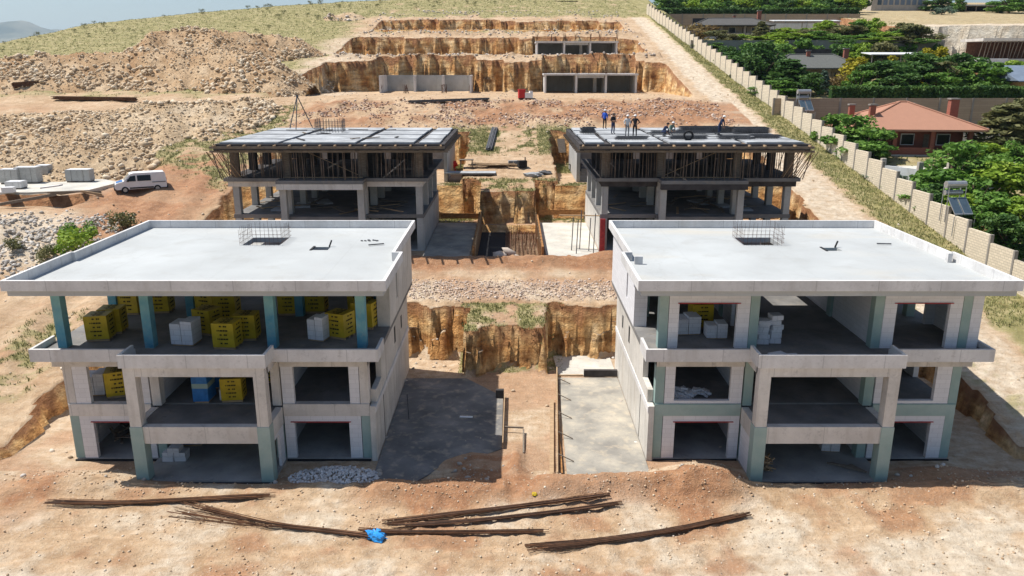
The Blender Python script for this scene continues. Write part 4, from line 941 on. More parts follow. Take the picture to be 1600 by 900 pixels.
# ------------------------------------------------------------------ terrace between the rear frames: tools and stock
def bars(name, label, p, q, n, wd, mat, cat, r=.03, z=.08):
    p, q = Vector(p), Vector(q); d = (q-p).normalized(); sd = Vector((-d.y,d.x,0)); m = MB()
    for k in range(n): o = sd*((rnd.random()-.5)*wd)+Vector((0,0,z*rnd.random()*2)); e = d*(rnd.random()-.5)*.4; m.tube(p+o+e, q+o+e, r, 4)
    return tag(m.build(name, M[mat], loc=(p+q)/2), label, cat)
a, b = gpt(764,236), gpt(773,203)
bars('pipe_stack', 'dark grey bundle lying up the grassy slope between the rear frames', a+Vector((0,0,.1)), b+Vector((0,0,.1)), 26, .8, 'bar_grey', 'bundle', .05, .12)
a, b = gpt(640,162), gpt(763,158)
bars('bar_stack', 'long dark stack of bars on the bench below the roofless box', a+Vector((0,0,.1)), b+Vector((0,0,.1)), 30, .9, 'bar_grey', 'bar stack', .05, .15)
a, b = gpt(85,157), gpt(212,159)
bars('bar_stack', 'long dark stack of bars between the two rubble heaps', a+Vector((0,0,.15)), b+Vector((0,0,.15)), 30, 1.0, 'rustbar', 'bar stack', .06, .2)
a, b = gpt(22,143), gpt(76,138)
bars('bar_stack', 'short dark heap of bars at the foot of the upper rubble heap', a+Vector((0,0,.2)), b+Vector((0,0,.2)), 60, 1.8, 'rustbar', 'bar stack', .07, .5)
a, b = gpt(293,46), gpt(392,46)
p = gpt(815,155); m = MB(); m.obox(p+Vector((0,0,.55)), (.9,.8,1.1), .2); m.obox(p+Vector((0,0,1.14)), (1.0,.9,.08), .2)
tag(m.build('site_toilet', M['red'], loc=p), 'small red cabin standing on the bench below the upper boxes', 'cabin')
p = gpt(826,156); m = MB(); m.obox(p+Vector((0,0,.35)), (1.1,.7,.7), .1); m.obox(p+Vector((.3,0,.8)), (.4,.5,.3), .3)
tag(m.build('white_crate', M['white'], loc=p), 'white crate beside the small red cabin', 'crate')
def tripod(apex, feet, label):
    m = MB(); c = sum(feet, Vector())/3
    r = empty('lifting_tripod', c, label, 'tripod')
    for f in feet: m = MB(); m.tube(f, apex, .05, 5); m.build('leg', M['bar_grey'], r)
    m = MB(); m.obox(apex, (.2,.2,.18)); m.build('head', M['bar_grey'], r)
f = [Vector((-21.1,76,14.2)), Vector((-19.2,77.0,14.2)), Vector((-20.2,74.8,14.2))]
tripod(Vector((-20.2,76,17.2)), f, 'tripod of thin poles on the back left corner of the left deck')
m = MB(); cage(m, -17.4,-15.1,70.6,72.6,14.2,15.35,.26,.02,.35); tag(m.build('rebar_cage', M['bar_grey'], loc=(-16.2,71.6,14.2)), 'grey starter cage on the left plywood deck', 'rebar cage')
mats = [((9.6,63.8),(2.6,1.3),.25), ((14.2,64.2),(3.0,1.5),.3), ((18.0,64.4),(2.8,1.3),.25), ((17.2,71.5),(4.5,2.4),.4), ((21,70.5),(3.2,2.6),.4), ((14.6,69.5),(5.0,1.2),.2), ((20.7,65),(2.4,1.4),.2), ((6.7,70.5),(1.2,2.0),.4)]
lbs = ['mat stack at the front left of the loaded deck, by the standing workers', 'mat stack beside a dark coil at the front middle of the loaded deck', 'mat stack in front of the lone worker on the loaded deck', 'broad raised mats behind the crouching worker', 'broad raised mats on the far right of the loaded deck', 'long flat mats across the middle of the loaded deck', 'low mat stack near the front right corner of the loaded deck', 'mat stack at the left edge of the loaded deck']
for ((x,y),(wx,wy),h),lb in zip(mats, lbs):
    m = MB(); n = int(h/.1)+1
    for k in range(n):
        z = 14.25+k*.1; ox = (rnd.random()-.5)*.2
        for i in range(int(wx/.22)): m.tube((x-wx/2+i*.22+ox,y-wy/2,z), (x-wx/2+i*.22+ox,y+wy/2,z), .014, 4, cap=False)
        for i in range(int(wy/.22)): m.tube((x-wx/2+ox,y-wy/2+i*.22,z+.03), (x+wx/2+ox,y-wy/2+i*.22,z+.03), .014, 4, cap=False)
    tag(m.build('rebar_mats', M['bar_grey'], loc=(x,y,14.2)), 'grey steel '+lb, 'rebar mats', 'steel mats on the right deck')
m = MB()
for k in range(14):
    a0 = k*.449; m.tube((14.0+.34*math.cos(a0),63.3,14.55+.34*math.sin(a0)), (14.0+.34*math.cos(a0+.449),63.3+.02,14.55+.34*math.sin(a0+.449)), .09, 5)
tag(m.build('wire_coil', M['black'], loc=(14.0,63.3,14.2)), 'dark round coil standing on the front of the loaded deck', 'coil')
bars('bar_pile', 'long loose bars laid across the middle of the loaded deck', (11.5,66.6,14.35), (19,66.9,14.35), 26, 1.2, 'bar_grey', 'bars', .018, .1)
# tools and scrap on the level ground between the frames
def clutter(px, name, label, cat, fn):
    p = gpt(*px); m = MB(); mat = fn(m, p); return tag(m.build(name, mat, loc=p), label, cat)
def mixer(m, p):
    m.tube(p+Vector((-.35,0,.6)), p+Vector((.45,.1,.95)), .48, 10, .3); m.tube(p+Vector((-.4,0,0)), p+Vector((-.2,0,.7)), .05, 5); m.tube(p+Vector((.3,.3,0)), p+Vector((.1,0,.7)), .05, 5); m.tube(p+Vector((.3,-.3,0)), p+Vector((.1,0,.7)), .05, 5); return M['red']
clutter((708,268), 'cement_mixer', 'red drum mixer beside the left rear frame', 'mixer', mixer)
def bench(m, p):
    m.obox(p+Vector((0,0,.8)), (1.5,.7,.08), .1)
    for a in (-.6,.6):
        for b in (-.28,.28): m.beam(p+Vector((a,b,0)), p+Vector((a,b,.8)), .08, .08)
    return M['timber_grey']
clutter((729,262), 'work_bench', 'timber work bench by the red mixer', 'bench', bench)
def bench2(m, p): return bench(m, p) and M['ply_dark']
clutter((899,268), 'work_bench', 'dark work bench beside the right rear frame', 'bench', bench2)
def sheetf(m, p): m.obox(p+Vector((0,0,.12)), (5.2,1.6,.14), .02); return M['ply']
clutter((735,272), 'plywood_stack', 'flat pale plywood stack in front of the work bench', 'plywood', sheetf)
def boards(m, p):
    for k in range(16): m.beam(p+Vector((-2.6+rnd.random(),(rnd.random()-.5)*1.6,.1+.2*rnd.random())), p+Vector((1.6+rnd.random()*1.2,(rnd.random()-.5)*1.6,.1+.2*rnd.random())), .16, .06)
    return M['timber']
clutter((768,260), 'plank_pile', 'loose pile of pinkish planks between the rear frames', 'planks', boards)
def tarp(m, p):
    V, F = blob(8, .6, 13, (1.5,.7,.5), .5); m.raw([(v[0]+p.x, v[1]+p.y, v[2]+p.z+.2) for v in V], F); return M['ply']
clutter((833,276), 'grey_tarpaulin', 'crumpled grey sheeting on the edge of the right earth cut', 'tarpaulin', tarp)
def tarp2(m, p):
    V, F = blob(7, .5, 23, (1.3,.7,.4), .5); m.raw([(v[0]+p.x, v[1]+p.y, v[2]+p.z+.15) for v in V], F); return M['bar_grey']
clutter((852,272), 'dark_sheeting', 'dark crumpled sheeting right of the grey tarpaulin', 'tarpaulin', tarp2)
def sacks(m, p):
    for k in range(9): m.obox(p+Vector(((k % 3-1)*.55,(rnd.random()-.5)*.5,.1+.16*(k//3))), (.5,.35,.15), rnd.random()*.4)
    return M['ply']
clutter((806,258), 'cement_sacks', 'few pale sacks on the ground between the rear frames', 'sacks', sacks)
def gen(m, p):
    m.obox(p+Vector((0,0,.4)), (.9,.6,.7), .3); m.tube(p+Vector((.3,0,.7)), p+Vector((.3,0,1.1)), .06, 6); return M['black']
clutter((816,262), 'generator', 'small dark machine between the rear frames', 'machine', gen)
def board_a(m, p): m.obox(p+Vector((0,0,.7)), (.9,.06,1.8), .2, -.5); return M['timber_grey']
clutter((877,256), 'leaning_panel', 'grey panel leaning in front of the right upper cut', 'panel', board_a)
# shuttered retaining walls in the upper pits
for s_, lb in ((-1, 'grey board marked retaining wall beside the left deck'), (1, 'grey board marked retaining wall beside the right deck')):
    m = MB(); m.box(s_*6.6, s_*6.95, 80.5, 92, 8.4, 11.9); tag(m.build('retaining_wall', M['conc_grey'], loc=(s_*6.8,86,8.4)), lb, 'wall')
    m = MB(); m.box(s_*7.0, s_*24, 91.7, 92, 8.4, 11.9); tag(m.build('retaining_wall', M['conc_dark'], loc=(s_*15,91.8,8.4)), lb.replace('beside','behind'), 'wall')

for k in range(12):
    u, y, a0 = 7+14.5*rnd.random(), 62.5+13*rnd.random(), rnd.random()*3; d = Vector((math.cos(a0), .6*math.sin(a0), 0))*(.7+.9*rnd.random()); p = Vector((-u, y, 14.24))
    if max(abs((p+d).x), abs((p-d).x)) > 22.5 or y > 75: continue
    plank('loose_board', p-d, p+d, .16, .05, M['timber_grey'] if k % 2 else M['ply_dark'], 'weathered board lying loose on the left plywood deck', 'board', 'boards on the left plywood deck')
# ------------------------------------------------------------------ long block wall and the neighbours' gardens
M['wall_block'] = blockwork('cream_split_block', (.68,.595,.465,1), .42, .2, .62, .018, .08)
M['wall_tan'] = blockwork('tan_panel_wall', (.40,.31,.225,1), 1.9, .3, .8, .02, .08)
M['post'] = concrete('grey_post', (.27,.25,.225,1))
M['white_wall'] = concrete('white_render', (.62,.63,.64,1), streak=.3)
M['brick'] = blockwork('red_brick', (.30,.11,.075,1), .24, .08, 1.3, .01, .15)
M['cladding'] = concrete('house_render', (.45,.40,.35,1))
M['paving'] = concrete('garden_paving', (.60,.56,.49,1), var=.2)
def tilemat(name, a, b):
    t = NT(name); wv = t.n('ShaderNodeTexWave'); wv.inputs['Scale'].default_value = 4.2; wv.inputs['Distortion'].default_value = .4; t.l(t.tc(), wv.inputs['Vector'])
    col = t.mix(t.ramp(wv.outputs['Fac'], [(.2, (0,0,0)), (.8, (.6,.6,.6))]), a, b)
    col = t.mix(t.math('MULTIPLY', t.noise(1.5, 6), .55), col, sc(a, .62)); t.bump(wv.outputs['Fac'], .04); return t.out(col)
M['tile'] = tilemat('clay_roof_tiles', (.50,.265,.18,1), (.38,.18,.115,1))
M['shingle'] = tilemat('grey_shingles', (.145,.15,.14,1), (.105,.11,.105,1))
M['slate'] = tilemat('dark_shingles', (.12,.115,.11,1), (.085,.085,.08,1))
M['metal_blue'] = simple('blue_grey_sheet_roof', (.16,.20,.26,1), .15, 1, .5)
M['glass'] = simple('dark_glass', (.02,.025,.03,1), .2, 2, .12)
M['tank'] = simple('galvanised_tank', (.42,.43,.44,1), .15, 3, .35, metal=.6)
M['solar'] = simple('solar_panel_glass', (.06,.09,.12,1), .2, 2, .12)
XW = lambda Y: 36.9-(Y-52)*.0375
wall = empty('boundary_wall', (XW(95), 95, gz(XW(95), 95)), 'long cream block wall climbing the slope in steps beside the dirt road', 'wall')
Ys = list(np.arange(50, 197, 2.95))
for i in range(len(Ys)-1):
    ya, yb = Ys[i], Ys[i+1]; xa, xb = XW(ya), XW(yb); zt = float(nat((ya+yb)/2))+2.35+.05*rnd.random(); zb = float(nat(ya))-.5
    m = MB(); d = .09
    m.raw([(xa-d,ya+.1,zb),(xb-d,yb-.1,zb),(xb-d,yb-.1,zt),(xa-d,ya+.1,zt),(xa+d,ya+.1,zb),(xb+d,yb-.1,zb),(xb+d,yb-.1,zt),(xa+d,ya+.1,zt)], [(0,3,2,1),(4,5,6,7),(3,7,6,2),(0,1,5,4),(1,2,6,5),(0,4,7,3)])
    m.build('wall_panel', M['wall_block'], wall)
    m = MB(); m.box(xa-.13,xa+.13,ya-.1,ya+.1,zb,zt+.03); m.build('post', M['post'], wall)
def cross_wall(name, x0, x1, y, z0, z1, mat, label, bay=3.4, cap=True):
    r = empty(name, ((x0+x1)/2, y, z0), label, 'wall')
    m = MB(); m.box(x0,x1,y-.1,y+.1,z0,z1); m.build('wall_panel', mat, r)
    x = x0
    while x < x1: m = MB(); m.box(x,x+.25,y-.18,y-.1,z0,z1+.05); m.build('post', M['post'], r); x += bay
cross_wall('garden_wall', 33.8, 112, 104.6, 9.5, 15.95, M['wall_tan'], 'tan panelled retaining wall behind the terracotta roofed house, hedge on top', 4.3)
m = MB(); m.box(36.4,112,103.9,104.25,9.6,12.6); tag(m.build('plinth_wall', M['white_wall'], loc=(60,104,9.6)), 'white rendered wall low behind the terracotta roofed house', 'wall')
cross_wall('garden_wall', 32.6, 79, 150.3, 17.8, 24.6, M['post'], 'grey retaining wall behind the two middle houses, below the green orchard', 4.6)
cross_wall('garden_wall', 31, 84, 200.4, 26.6, 32.3, M['wall_tan'], 'uppermost tan panelled wall below the dense green belt', 5.0)
m = MB(); m.box(50,84,199.6,199.9,26.6,30.1); tag(m.build('plinth_wall', M['white_wall'], loc=(66,199.8,27)), 'pale blue white wall behind the white canopy of the top house', 'wall')

def hip_house(cx, cy, z, w, d, h, rise, wall_m, roof_m, label, ridge=.25, rz=0, over=.9, chim=(), porch=True, groups=None):
    r = empty('house', (cx,cy,z), label, 'house')
    c, s_ = math.cos(rz), math.sin(rz)
    def T(x, y, zz): return (cx+x*c-y*s_, cy+x*s_+y*c, z+zz)
    def bx(name, mat, x0, x1, y0, y1, z0, z1, par=r):
        m = MB(); m.raw([T(x,y,q) for q in (z0,z1) for x,y in ((x0,y0),(x1,y0),(x1,y1),(x0,y1))], [(3,2,1,0),(4,5,6,7),(0,1,5,4),(1,2,6,5),(2,3,7,6),(3,0,4,7)]); return m.build(name, mat, par)
    yf = -d/2+(2.6 if porch else 0)
    bx('wall', wall_m, -w/2, w/2, yf, d/2, -.5, h)
    a, b = w/2+over, d/2+over; rr = w*ridge
    m = MB(); P = [T(-a,-b,h-.05),T(a,-b,h-.05),T(a,b,h-.05),T(-a,b,h-.05),T(-rr,0,h+rise),T(rr,0,h+rise),T(-a,-b,h-.25),T(a,-b,h-.25),T(a,b,h-.25),T(-a,b,h-.25)]
    m.raw(P, [(0,1,5,4),(1,2,5),(2,3,4,5),(3,0,4),(9,8,7,6),(0,6,7,1),(1,7,8,2),(2,8,9,3),(3,9,6,0)]); rf = m.build('roof', roof_m, r)
    m = MB()
    for p, q in ((0,4),(1,5),(2,5),(3,4),(4,5)): m.tube(Vector(P[p])+Vector((0,0,.03)), Vector(P[q])+Vector((0,0,.03)), .11, 6)
    m.build('ridge_tiles', roof_m, rf)
    for x, y, hh, wd in chim:
        ch = bx('chimney', M['brick'], x-wd/2, x+wd/2, y-wd/2, y+wd/2, h-.3, h+hh, rf)
        bx('chimney_cap', M['post'], x-wd/2-.1, x+wd/2+.1, y-wd/2-.1, y+wd/2+.1, h+hh+.005, h+hh+.16, rf)
    if porch:
        n = 4
        for k in range(n):
            x = -w/2+.3+(w-.6)*k/(n-1); bx('porch_column', M['brick'] if wall_m == M['brick'] else M['post'], x-.22, x+.22, -d/2, -d/2+.44, -.4, h-.26)
        bx('porch_floor', M['paving'], -w/2, w/2, -d/2-.3, yf-.005, -.4, .12)
        bx('porch_parapet', wall_m, -w/2+.55, w/2-4.2, -d/2+.1, -d/2+.3, .12, .9)
    for x in (-w*.3, w*.02, w*.33):
        f = bx('window', M['white'], x-.75, x+.75, yf-.06, yf-.004, .95, 2.25); bx('pane', M['glass'], x-.65, x+.65, yf-.09, yf-.062, 1.05, 2.15, f)
    for y in (0, d*.25):
        f = bx('window', M['white'], -w/2-.06, -w/2-.004, y-.6, y+.6, .95, 2.25); bx('pane', M['glass'], -w/2-.09, -w/2-.062, y-.5, y+.5, 1.05, 2.15, f)
    bx('door', M['timber_grey'], w*.16, w*.16+1.0, yf-.05, yf-.004, .1, 2.2)
    return r
hip_house(45.2, 93.2, 10.25, 12.6, 9.0, 3.0, 2.7, M['brick'], M['tile'], 'house with a terracotta hipped roof and brick chimneys', .03, -.10, 1.0, ((-4.2,-2.6,2.4,.6),(-5.0,2.2,2.2,.6),(5.3,-.6,3.0,.9),(2.2,3.4,2.3,.6)))
hip_house(48.0, 131.5, 16.9, 12.2, 9.0, 2.9, 2.0, M['cladding'], M['shingle'], 'house with a plain grey green shingle roof and two chimneys', .28, -.12, .9, ((-.6,-.6,2.5,.55),(5.0,-1.2,2.8,.7)))
hip_house(47.5, 181.0, 26.0, 15.5, 9.0, 2.6, 1.6, M['cladding'], M['slate'], 'farthest house with a long dark hipped roof, below the upper wall', .3, -.06, .9, ((1.2,1.0,2.2,.5),(6.2,-.4,3.0,.8)))
# dark gabled roof in front of the far house, and the roof with blue sheets at the right edge
r = empty('house', (76, 118, 16.2), 'house at the right edge with a blue grey sheet metal gable roof', 'house')
m = MB(); m.box(71.5,86,114,124,15.6,18.2); m.build('wall', M['timber'], r)
m = MB(); m.raw([(70.2,112.6,18.0),(70.2,125.4,18.0),(70.2,119,20.1),(87,112.6,18.0),(87,125.4,18.0),(87,119,20.1),(70.2,112.6,17.85),(87,112.6,17.85),(70.2,125.4,17.85),(87,125.4,17.85)], [(0,3,5,2),(2,5,4,1),(0,2,1),(3,4,5),(0,6,7,3),(1,4,9,8),(6,8,9,7)]); rf = m.build('roof', M['metal_blue'], r)
m = MB(); m.tube((77.5,117.6,18.8), (77.5,117.6,20.9), .22, 8); m.build('flue', M['black'], rf); m = MB(); m.tube((82.5,117.6,18.8), (82.5,117.6,20.7), .3, 8); m.build('flue', M['black'], rf)
for x in (74, 79): m = MB(); m.box(x,x+1.2,113.93,113.99,16.4,17.6); m.build('window', M['glass'], r)
def canopy(x0, x1, y0, y1, z, h, label, mat):
    r = empty('canopy', ((x0+x1)/2,(y0+y1)/2,z), label, 'canopy')
    m = MB(); m.raw([(x0,y0,z+h),(x1,y0,z+h),(x1,y1,z+h+.35),(x0,y1,z+h+.35),(x0,y0,z+h-.12),(x1,y0,z+h-.12),(x1,y1,z+h+.23),(x0,y1,z+h+.23)], [(0,1,2,3),(7,6,5,4),(0,4,5,1),(1,5,6,2),(2,6,7,3),(3,7,4,0)]); m.build('canopy_roof', mat, r)
    for x in (x0+.3,(x0+x1)/2,x1-.3):
        for y in (y0+.2,y1-.2): m = MB(); m.tube((x,y,z-.2), (x,y,z+h-.1), .08, 6); m.build('post', M['post'], r)
canopy(58.5, 68.5, 133.5, 137.5, 17.3, 4.6, 'bright white garden canopy beside the grey roofed house', M['white'])
canopy(58.5, 73.5, 185, 188.5, 26.3, 3.6, 'long white canopy beside the farthest house', M['white'])
m = MB(); m.box(43.5,54,138.6,138.9,17,22.8); tag(m.build('dark_screen', M['ply_dark'], loc=(48,138.7,17)), 'dark blue black screen standing behind the grey shingle roof', 'screen')
m = MB(); m.box(41,56,188,188.4,26,30.6); tag(m.build('dark_screen', M['ply_dark'], loc=(48,188,26)), 'dark screen standing behind the long dark roof', 'screen')
# solar water heaters
def heater(p, rz, label):
    r = empty('solar_heater', p, label, 'water heater'); c, s_ = math.cos(rz), math.sin(rz)
    def T(x, y, z): return Vector((p[0]+x*c-y*s_, p[1]+x*s_+y*c, p[2]+z))
    for a in (-.75,.75):
        for b in (-.2, .5): m = MB(); m.tube(T(a,b,-.6), T(a,b,2.3), .045, 5); m.build('leg', M['tank'], r)
    m = MB(); m.tube(T(-.85,.15,2.5), T(.85,.15,2.5), .3, 12); m.build('tank', M['tank'], r)
    m = MB(); m.tube(T(-.75,.3,1.8), T(.75,.3,1.8), .22, 10); m.build('lower_tank', M['tank'], r)
    for a in (-.42,.42):
        m = MB(); q = [T(a-.38,-.25,1.4),T(a+.38,-.25,1.4),T(a+.38,-1.45,.2),T(a-.38,-1.45,.2)]; up = Vector((0,0,.08))
        m.raw(q+[v+up for v in q], [(0,1,2,3),(7,6,5,4),(0,4,5,1),(1,5,6,2),(2,6,7,3),(3,7,4,0)]); pn = m.build('collector', M['tank'], r)
        m = MB(); e = [q[0].lerp(q[2],.05)+up*1.1, q[1].lerp(q[3],.05)+up*1.1, q[2].lerp(q[0],.05)+up*1.1, q[3].lerp(q[1],.05)+up*1.1]; m.raw(e, [(3,2,1,0)]); m.build('collector_glass', M['solar'], pn)
    m = MB(); m.tube(T(-.9,-1.6,.1), T(-.9,-1.6,-1.5), .04, 5); m.tube(T(.9,-1.6,.1), T(.9,-1.6,-1.5), .04, 5); m.build('front_leg', M['tank'], r)
q = at_d(1488,335,66); heater((q.x,q.y,q.z), .1, 'solar water heater with two tanks among the trees near the lower right of the wall')
q = at_d(1254,175,100); heater((q.x,q.y,q.z), .1, 'solar water heater on a stand at the tan retaining wall, left of the terracotta roof')
# white terrace with balustrade in front of the terracotta house
r = empty('terrace', (44,80,8.6), 'white garden terrace with a curved low wall and stubby posts before the terracotta house', 'terrace')
P = [(37.6,85),(37.7,80.3),(39.8,77),(45,75.9),(52,77.5),(60,79),(68,82),(68,87),(37.6,87)]
m = MB(); m.prism(P, 7.2, 9.75); m.build('terrace_floor', M['paving'], r)
for k in range(len(P)-3):
    a, b = Vector((*P[k],9.1)), Vector((*P[k+1],9.1)); m = MB(); m.beam(a, b, .24, 2.2); m.build('low_wall', M['white_wall'], r)
    n = max(1, int((b-a).length/2.4))
    for j in range(n): q = a.lerp(b, j/n); m = MB(); m.box(q.x-.22,q.x+.22,q.y-.22,q.y+.22,9.5,10.9); m.build('post', M['cladding'], r)
# buildings in the upper right corner
q = at_d(1400,20,232); r = empty('outbuilding', (q.x,q.y,q.z), 'long grey block building with tall panes in the top right corner', 'building')
m = MB(); m.box(q.x-7.5,q.x+9,q.y,q.y+9,q.z-1,q.z+6); m.build('wall', M['cladding'], r)
for k in range(8): m = MB(); x = q.x-5.8+k*1.7; m.box(x,x+1.2,q.y-.06,q.y-.005,q.z+2.2,q.z+5.2); m.build('pane', M['metal_blue'] if k else M['solar'], r)
m = MB(); m.box(q.x-8,q.x+9.5,q.y-.5,q.y+9.5,q.z+6.005,q.z+6.4); m.build('roof', M['post'], r)
q = at_d(1535,22,225); r = empty('shed', (q.x,q.y,q.z), 'low dark open shed with a pale flat roof in the top right corner', 'shed')
m = MB(); m.box(q.x-8,q.x+7,q.y,q.y+6,q.z+2.3,q.z+2.6); m.build('roof', M['white_wall'], r)
m = MB(); m.box(q.x-8,q.x+7,q.y+5.7,q.y+6,q.z-.5,q.z+2.3); m.build('rear_wall', M['dark'], r)
for k in range(6): m = MB(); x = q.x-7.8+k*2.9; m.box(x,x+.25,q.y+.2,q.y+.45,q.z-.5,q.z+2.3); m.build('post', M['timber_grey'], r)
q = at_d(1540,93,150); r = empty('unfinished_house', (q.x,q.y,q.z), 'unfinished house on props against the white quarry cut at the right', 'building')
m = MB(); m.box(q.x-1,q.x+16,q.y,q.y+8,q.z+3.4,q.z+3.9); m.build('slab', M['conc'], r)
m = MB(); m.box(q.x-1,q.x+4.5,q.y+.3,q.y+8,q.z-3,q.z+.2); m.build('base_wall', M['white_wall'], r)
m = MB(); m.box(q.x+4.51,q.x+16,q.y+.3,q.y+8,q.z-3,q.z+.15); m.build('base_wall', M['conc_grey'], r)
m = MB(); m.box(q.x,q.x+16,q.y+7,q.y+7.3,q.z+.2,q.z+3.4); m.build('rear_wall', M['rust'], r)
for k in range(22): m = MB(); x = q.x-.8+k*.75; m.tube((x,q.y+.4+rnd.random(),q.z+.2), (x+.1,q.y+.4,q.z+3.4), .07, 5); m.build('prop', M['timber_grey'], r)
q = at_d(885,13,205); r = empty('hut', (q.x,q.y,q.z), 'small grey flat roofed hut on the slope above the terraces', 'hut')
m = MB(); m.box(q.x-2.2,q.x+2.6,q.y,q.y+4,q.z-.5,q.z+1.5); m.build('wall', M['conc_grey'], r)
m = MB(); m.box(q.x-3,q.x+3,q.y-.4,q.y+4.4,q.z+1.5,q.z+1.8); m.build('roof', M['black'], r)
m = MB(); m.box(q.x-1.9,q.x-.6,q.y-.05,q.y-.004,q.z-.3,q.z+1.3); m.build('opening', M['dark'], r)  # dark plate on the wall, painted as a shaded opening

# ------------------------------------------------------------------ trees, hedges, shrubs
def leafmat(name, a, b, c):
    t = NT(name); at = t.n('ShaderNodeAttribute', attribute_name='shade')
    t.b.inputs['Roughness'].default_value = .6
    tr = t.n('ShaderNodeBsdfTranslucent'); col = t.ramp(at.outputs['Fac'], [(0, a), (.5, b), (1, c)])
    t.l(col, t.b.inputs['Base Color']); t.l(col, tr.inputs[0]); mx = t.n('ShaderNodeMixShader'); mx.inputs[0].default_value = .3
    t.l(t.b.outputs[0], mx.inputs[1]); t.l(tr.outputs[0], mx.inputs[2]); t.l(mx.outputs[0], t.t.nodes['Material Output'].inputs[0]); return t.m
M['leaf'] = leafmat('mid_green_leaf', (.055,.13,.018), (.115,.235,.035), (.22,.36,.07))
M['leaf_dark'] = leafmat('dark_green_leaf', (.03,.08,.018), (.065,.14,.03), (.13,.22,.05))
M['leaf_lime'] = leafmat('lime_green_leaf', (.12,.21,.018), (.23,.35,.035), (.36,.46,.07))
M['leaf_olive'] = leafmat('grey_olive_leaf', (0.078,0.091,0.035), (0.157,0.161,0.063), (0.267,0.252,0.112))
M['leaf_yellow'] = leafmat('yellow_conifer_leaf', (.20,.19,.01), (.36,.32,.02), (.5,.43,.05))
M['leaf_blue'] = leafmat('blue_green_leaf', (0.044,0.078,0.052), (0.087,0.143,0.098), (0.160,0.221,0.156))
M['leaf_brown'] = leafmat('reddish_leaf', (0.102,0.058,0.026), (0.189,0.130,0.046), (0.277,0.208,0.078))
M['bark'] = wood('bark', (.10,.07,.045,1), .4, (6,6,1.5))
def leaves(centres, radii, n, size, squash=.8, seed=0):
    r_ = np.random.RandomState(seed); k = r_.randint(0, len(centres), n); C = np.array(centres)[k]; Rr = np.array(radii)[k]
    d = r_.normal(size=(n, 3)); d /= np.linalg.norm(d, axis=1)[:, None]; rad = Rr*(.45+.6*r_.rand(n)**.6)
    P = C+d*rad[:, None]*np.array([1, 1, squash])
    nrm = d+.9*r_.normal(size=(n, 3)); nrm /= np.linalg.norm(nrm, axis=1)[:, None]
    a = np.cross(nrm, r_.normal(size=(n, 3))); a /= np.linalg.norm(a, axis=1)[:, None]; b = np.cross(nrm, a)
    s = size*(.55+.9*r_.rand(n))[:, None]; a = a*s; b = b*s*.62
    V = np.stack([P-a, P-b*.9, P+a, P+b], 1).reshape(-1, 3)
    base = r_.rand(len(centres))*.45; c = np.clip(base[k]+.55*r_.rand(n), 0, 1)
    return V, np.arange(n*4).reshape(-1, 4), np.repeat(c, 4)
def tree(kind, leaf, seed, n=2200):
    r_ = random.Random(seed); name = {'conifer':'conifer_tree','column':'cypress_shrub','bush':'garden_bush','palm':'palm_tree'}.get(kind, 'broadleaf_tree')
    root = empty(name, (0,0,0), kind, 'bush' if kind == 'bush' else 'tree', 'garden trees and shrubs'); m = MB(); C = []; Rr = []; sq = .8; size = .085
    if kind == 'round':                        # unit tree: 1 m tall, scaled when placed
        m.tube((0,0,-.06), (.02,.01,.3), .035, 7, .026); tips = []
        for i in range(7):
            a = i*.9+r_.random(); tp = Vector((.3*math.cos(a)*r_.uniform(.5,1), .3*math.sin(a)*r_.uniform(.5,1), r_.uniform(.5,.85))); m.tube((.02,.01,.26), tp, .018, 5, .006); tips.append(tp)
        for i in range(26):
            a = r_.random()*6.283; u = math.sqrt(r_.random()); z = r_.uniform(.14, .88); k = math.sqrt(max(.12, 1-((z-.46)/.48)**2))
            C.append((.36*u*k*math.cos(a), .36*u*k*math.sin(a), z)); Rr.append(r_.uniform(.09,.17))
        size = .036
    elif kind == 'conifer':
        m.tube((0,0,-.05), (0,0,.95), .03, 7, .006)
        for i in range(34):
            z = .08+.9*(i/34); w_ = .30*(1-z)**.8+.02; a = i*2.4; C.append((w_*.75*math.cos(a), w_*.75*math.sin(a), z-.02)); Rr.append(.05+.10*(1-z))
        sq = .55; size = .03
    elif kind == 'column':
        m.tube((0,0,-.05), (0,0,.8), .03, 6, .01)
        for i in range(18):
            z = .08+.88*i/18; a = i*2.1; w_ = .11*math.sin(math.pi*min(1, .25+z*.72)); C.append((w_*.5*math.cos(a), w_*.5*math.sin(a), z)); Rr.append(w_+.03)
        size = .03
    elif kind == 'bush':
        for i in range(3): m.tube((0,0,-.1), (.2*math.cos(i*2.1),.2*math.sin(i*2.1),.5), .02, 5, .008)
        for i in range(13):
            a = r_.random()*6.283; u = math.sqrt(r_.random())*.5; C.append((u*math.cos(a), u*math.sin(a), r_.uniform(.15,.75)*(1-.4*u))); Rr.append(r_.uniform(.15,.28))
        size = .05
    elif kind == 'palm':
        m.tube((0,0,-.05), (.02,0,.72), .04, 8, .03)
        for i in range(22):
            a = i*2.4; el = r_.uniform(-.5,.9)
            for q in range(6):
                t = (q+1)/6; C.append((.02+.3*t*math.cos(a)*math.cos(el*.7), .3*t*math.sin(a)*math.cos(el*.7), .74+.26*t*math.sin(el)-.12*t*t)); Rr.append(.02+.012*(6-q)/6)
        size = .03
    m.build('trunk', M['bark'], root)
    V, F, c = leaves(C, Rr, n, size, sq, seed); np_mesh('crown', V, F, M[leaf], root, col=c)
    return root
PROTO = {}
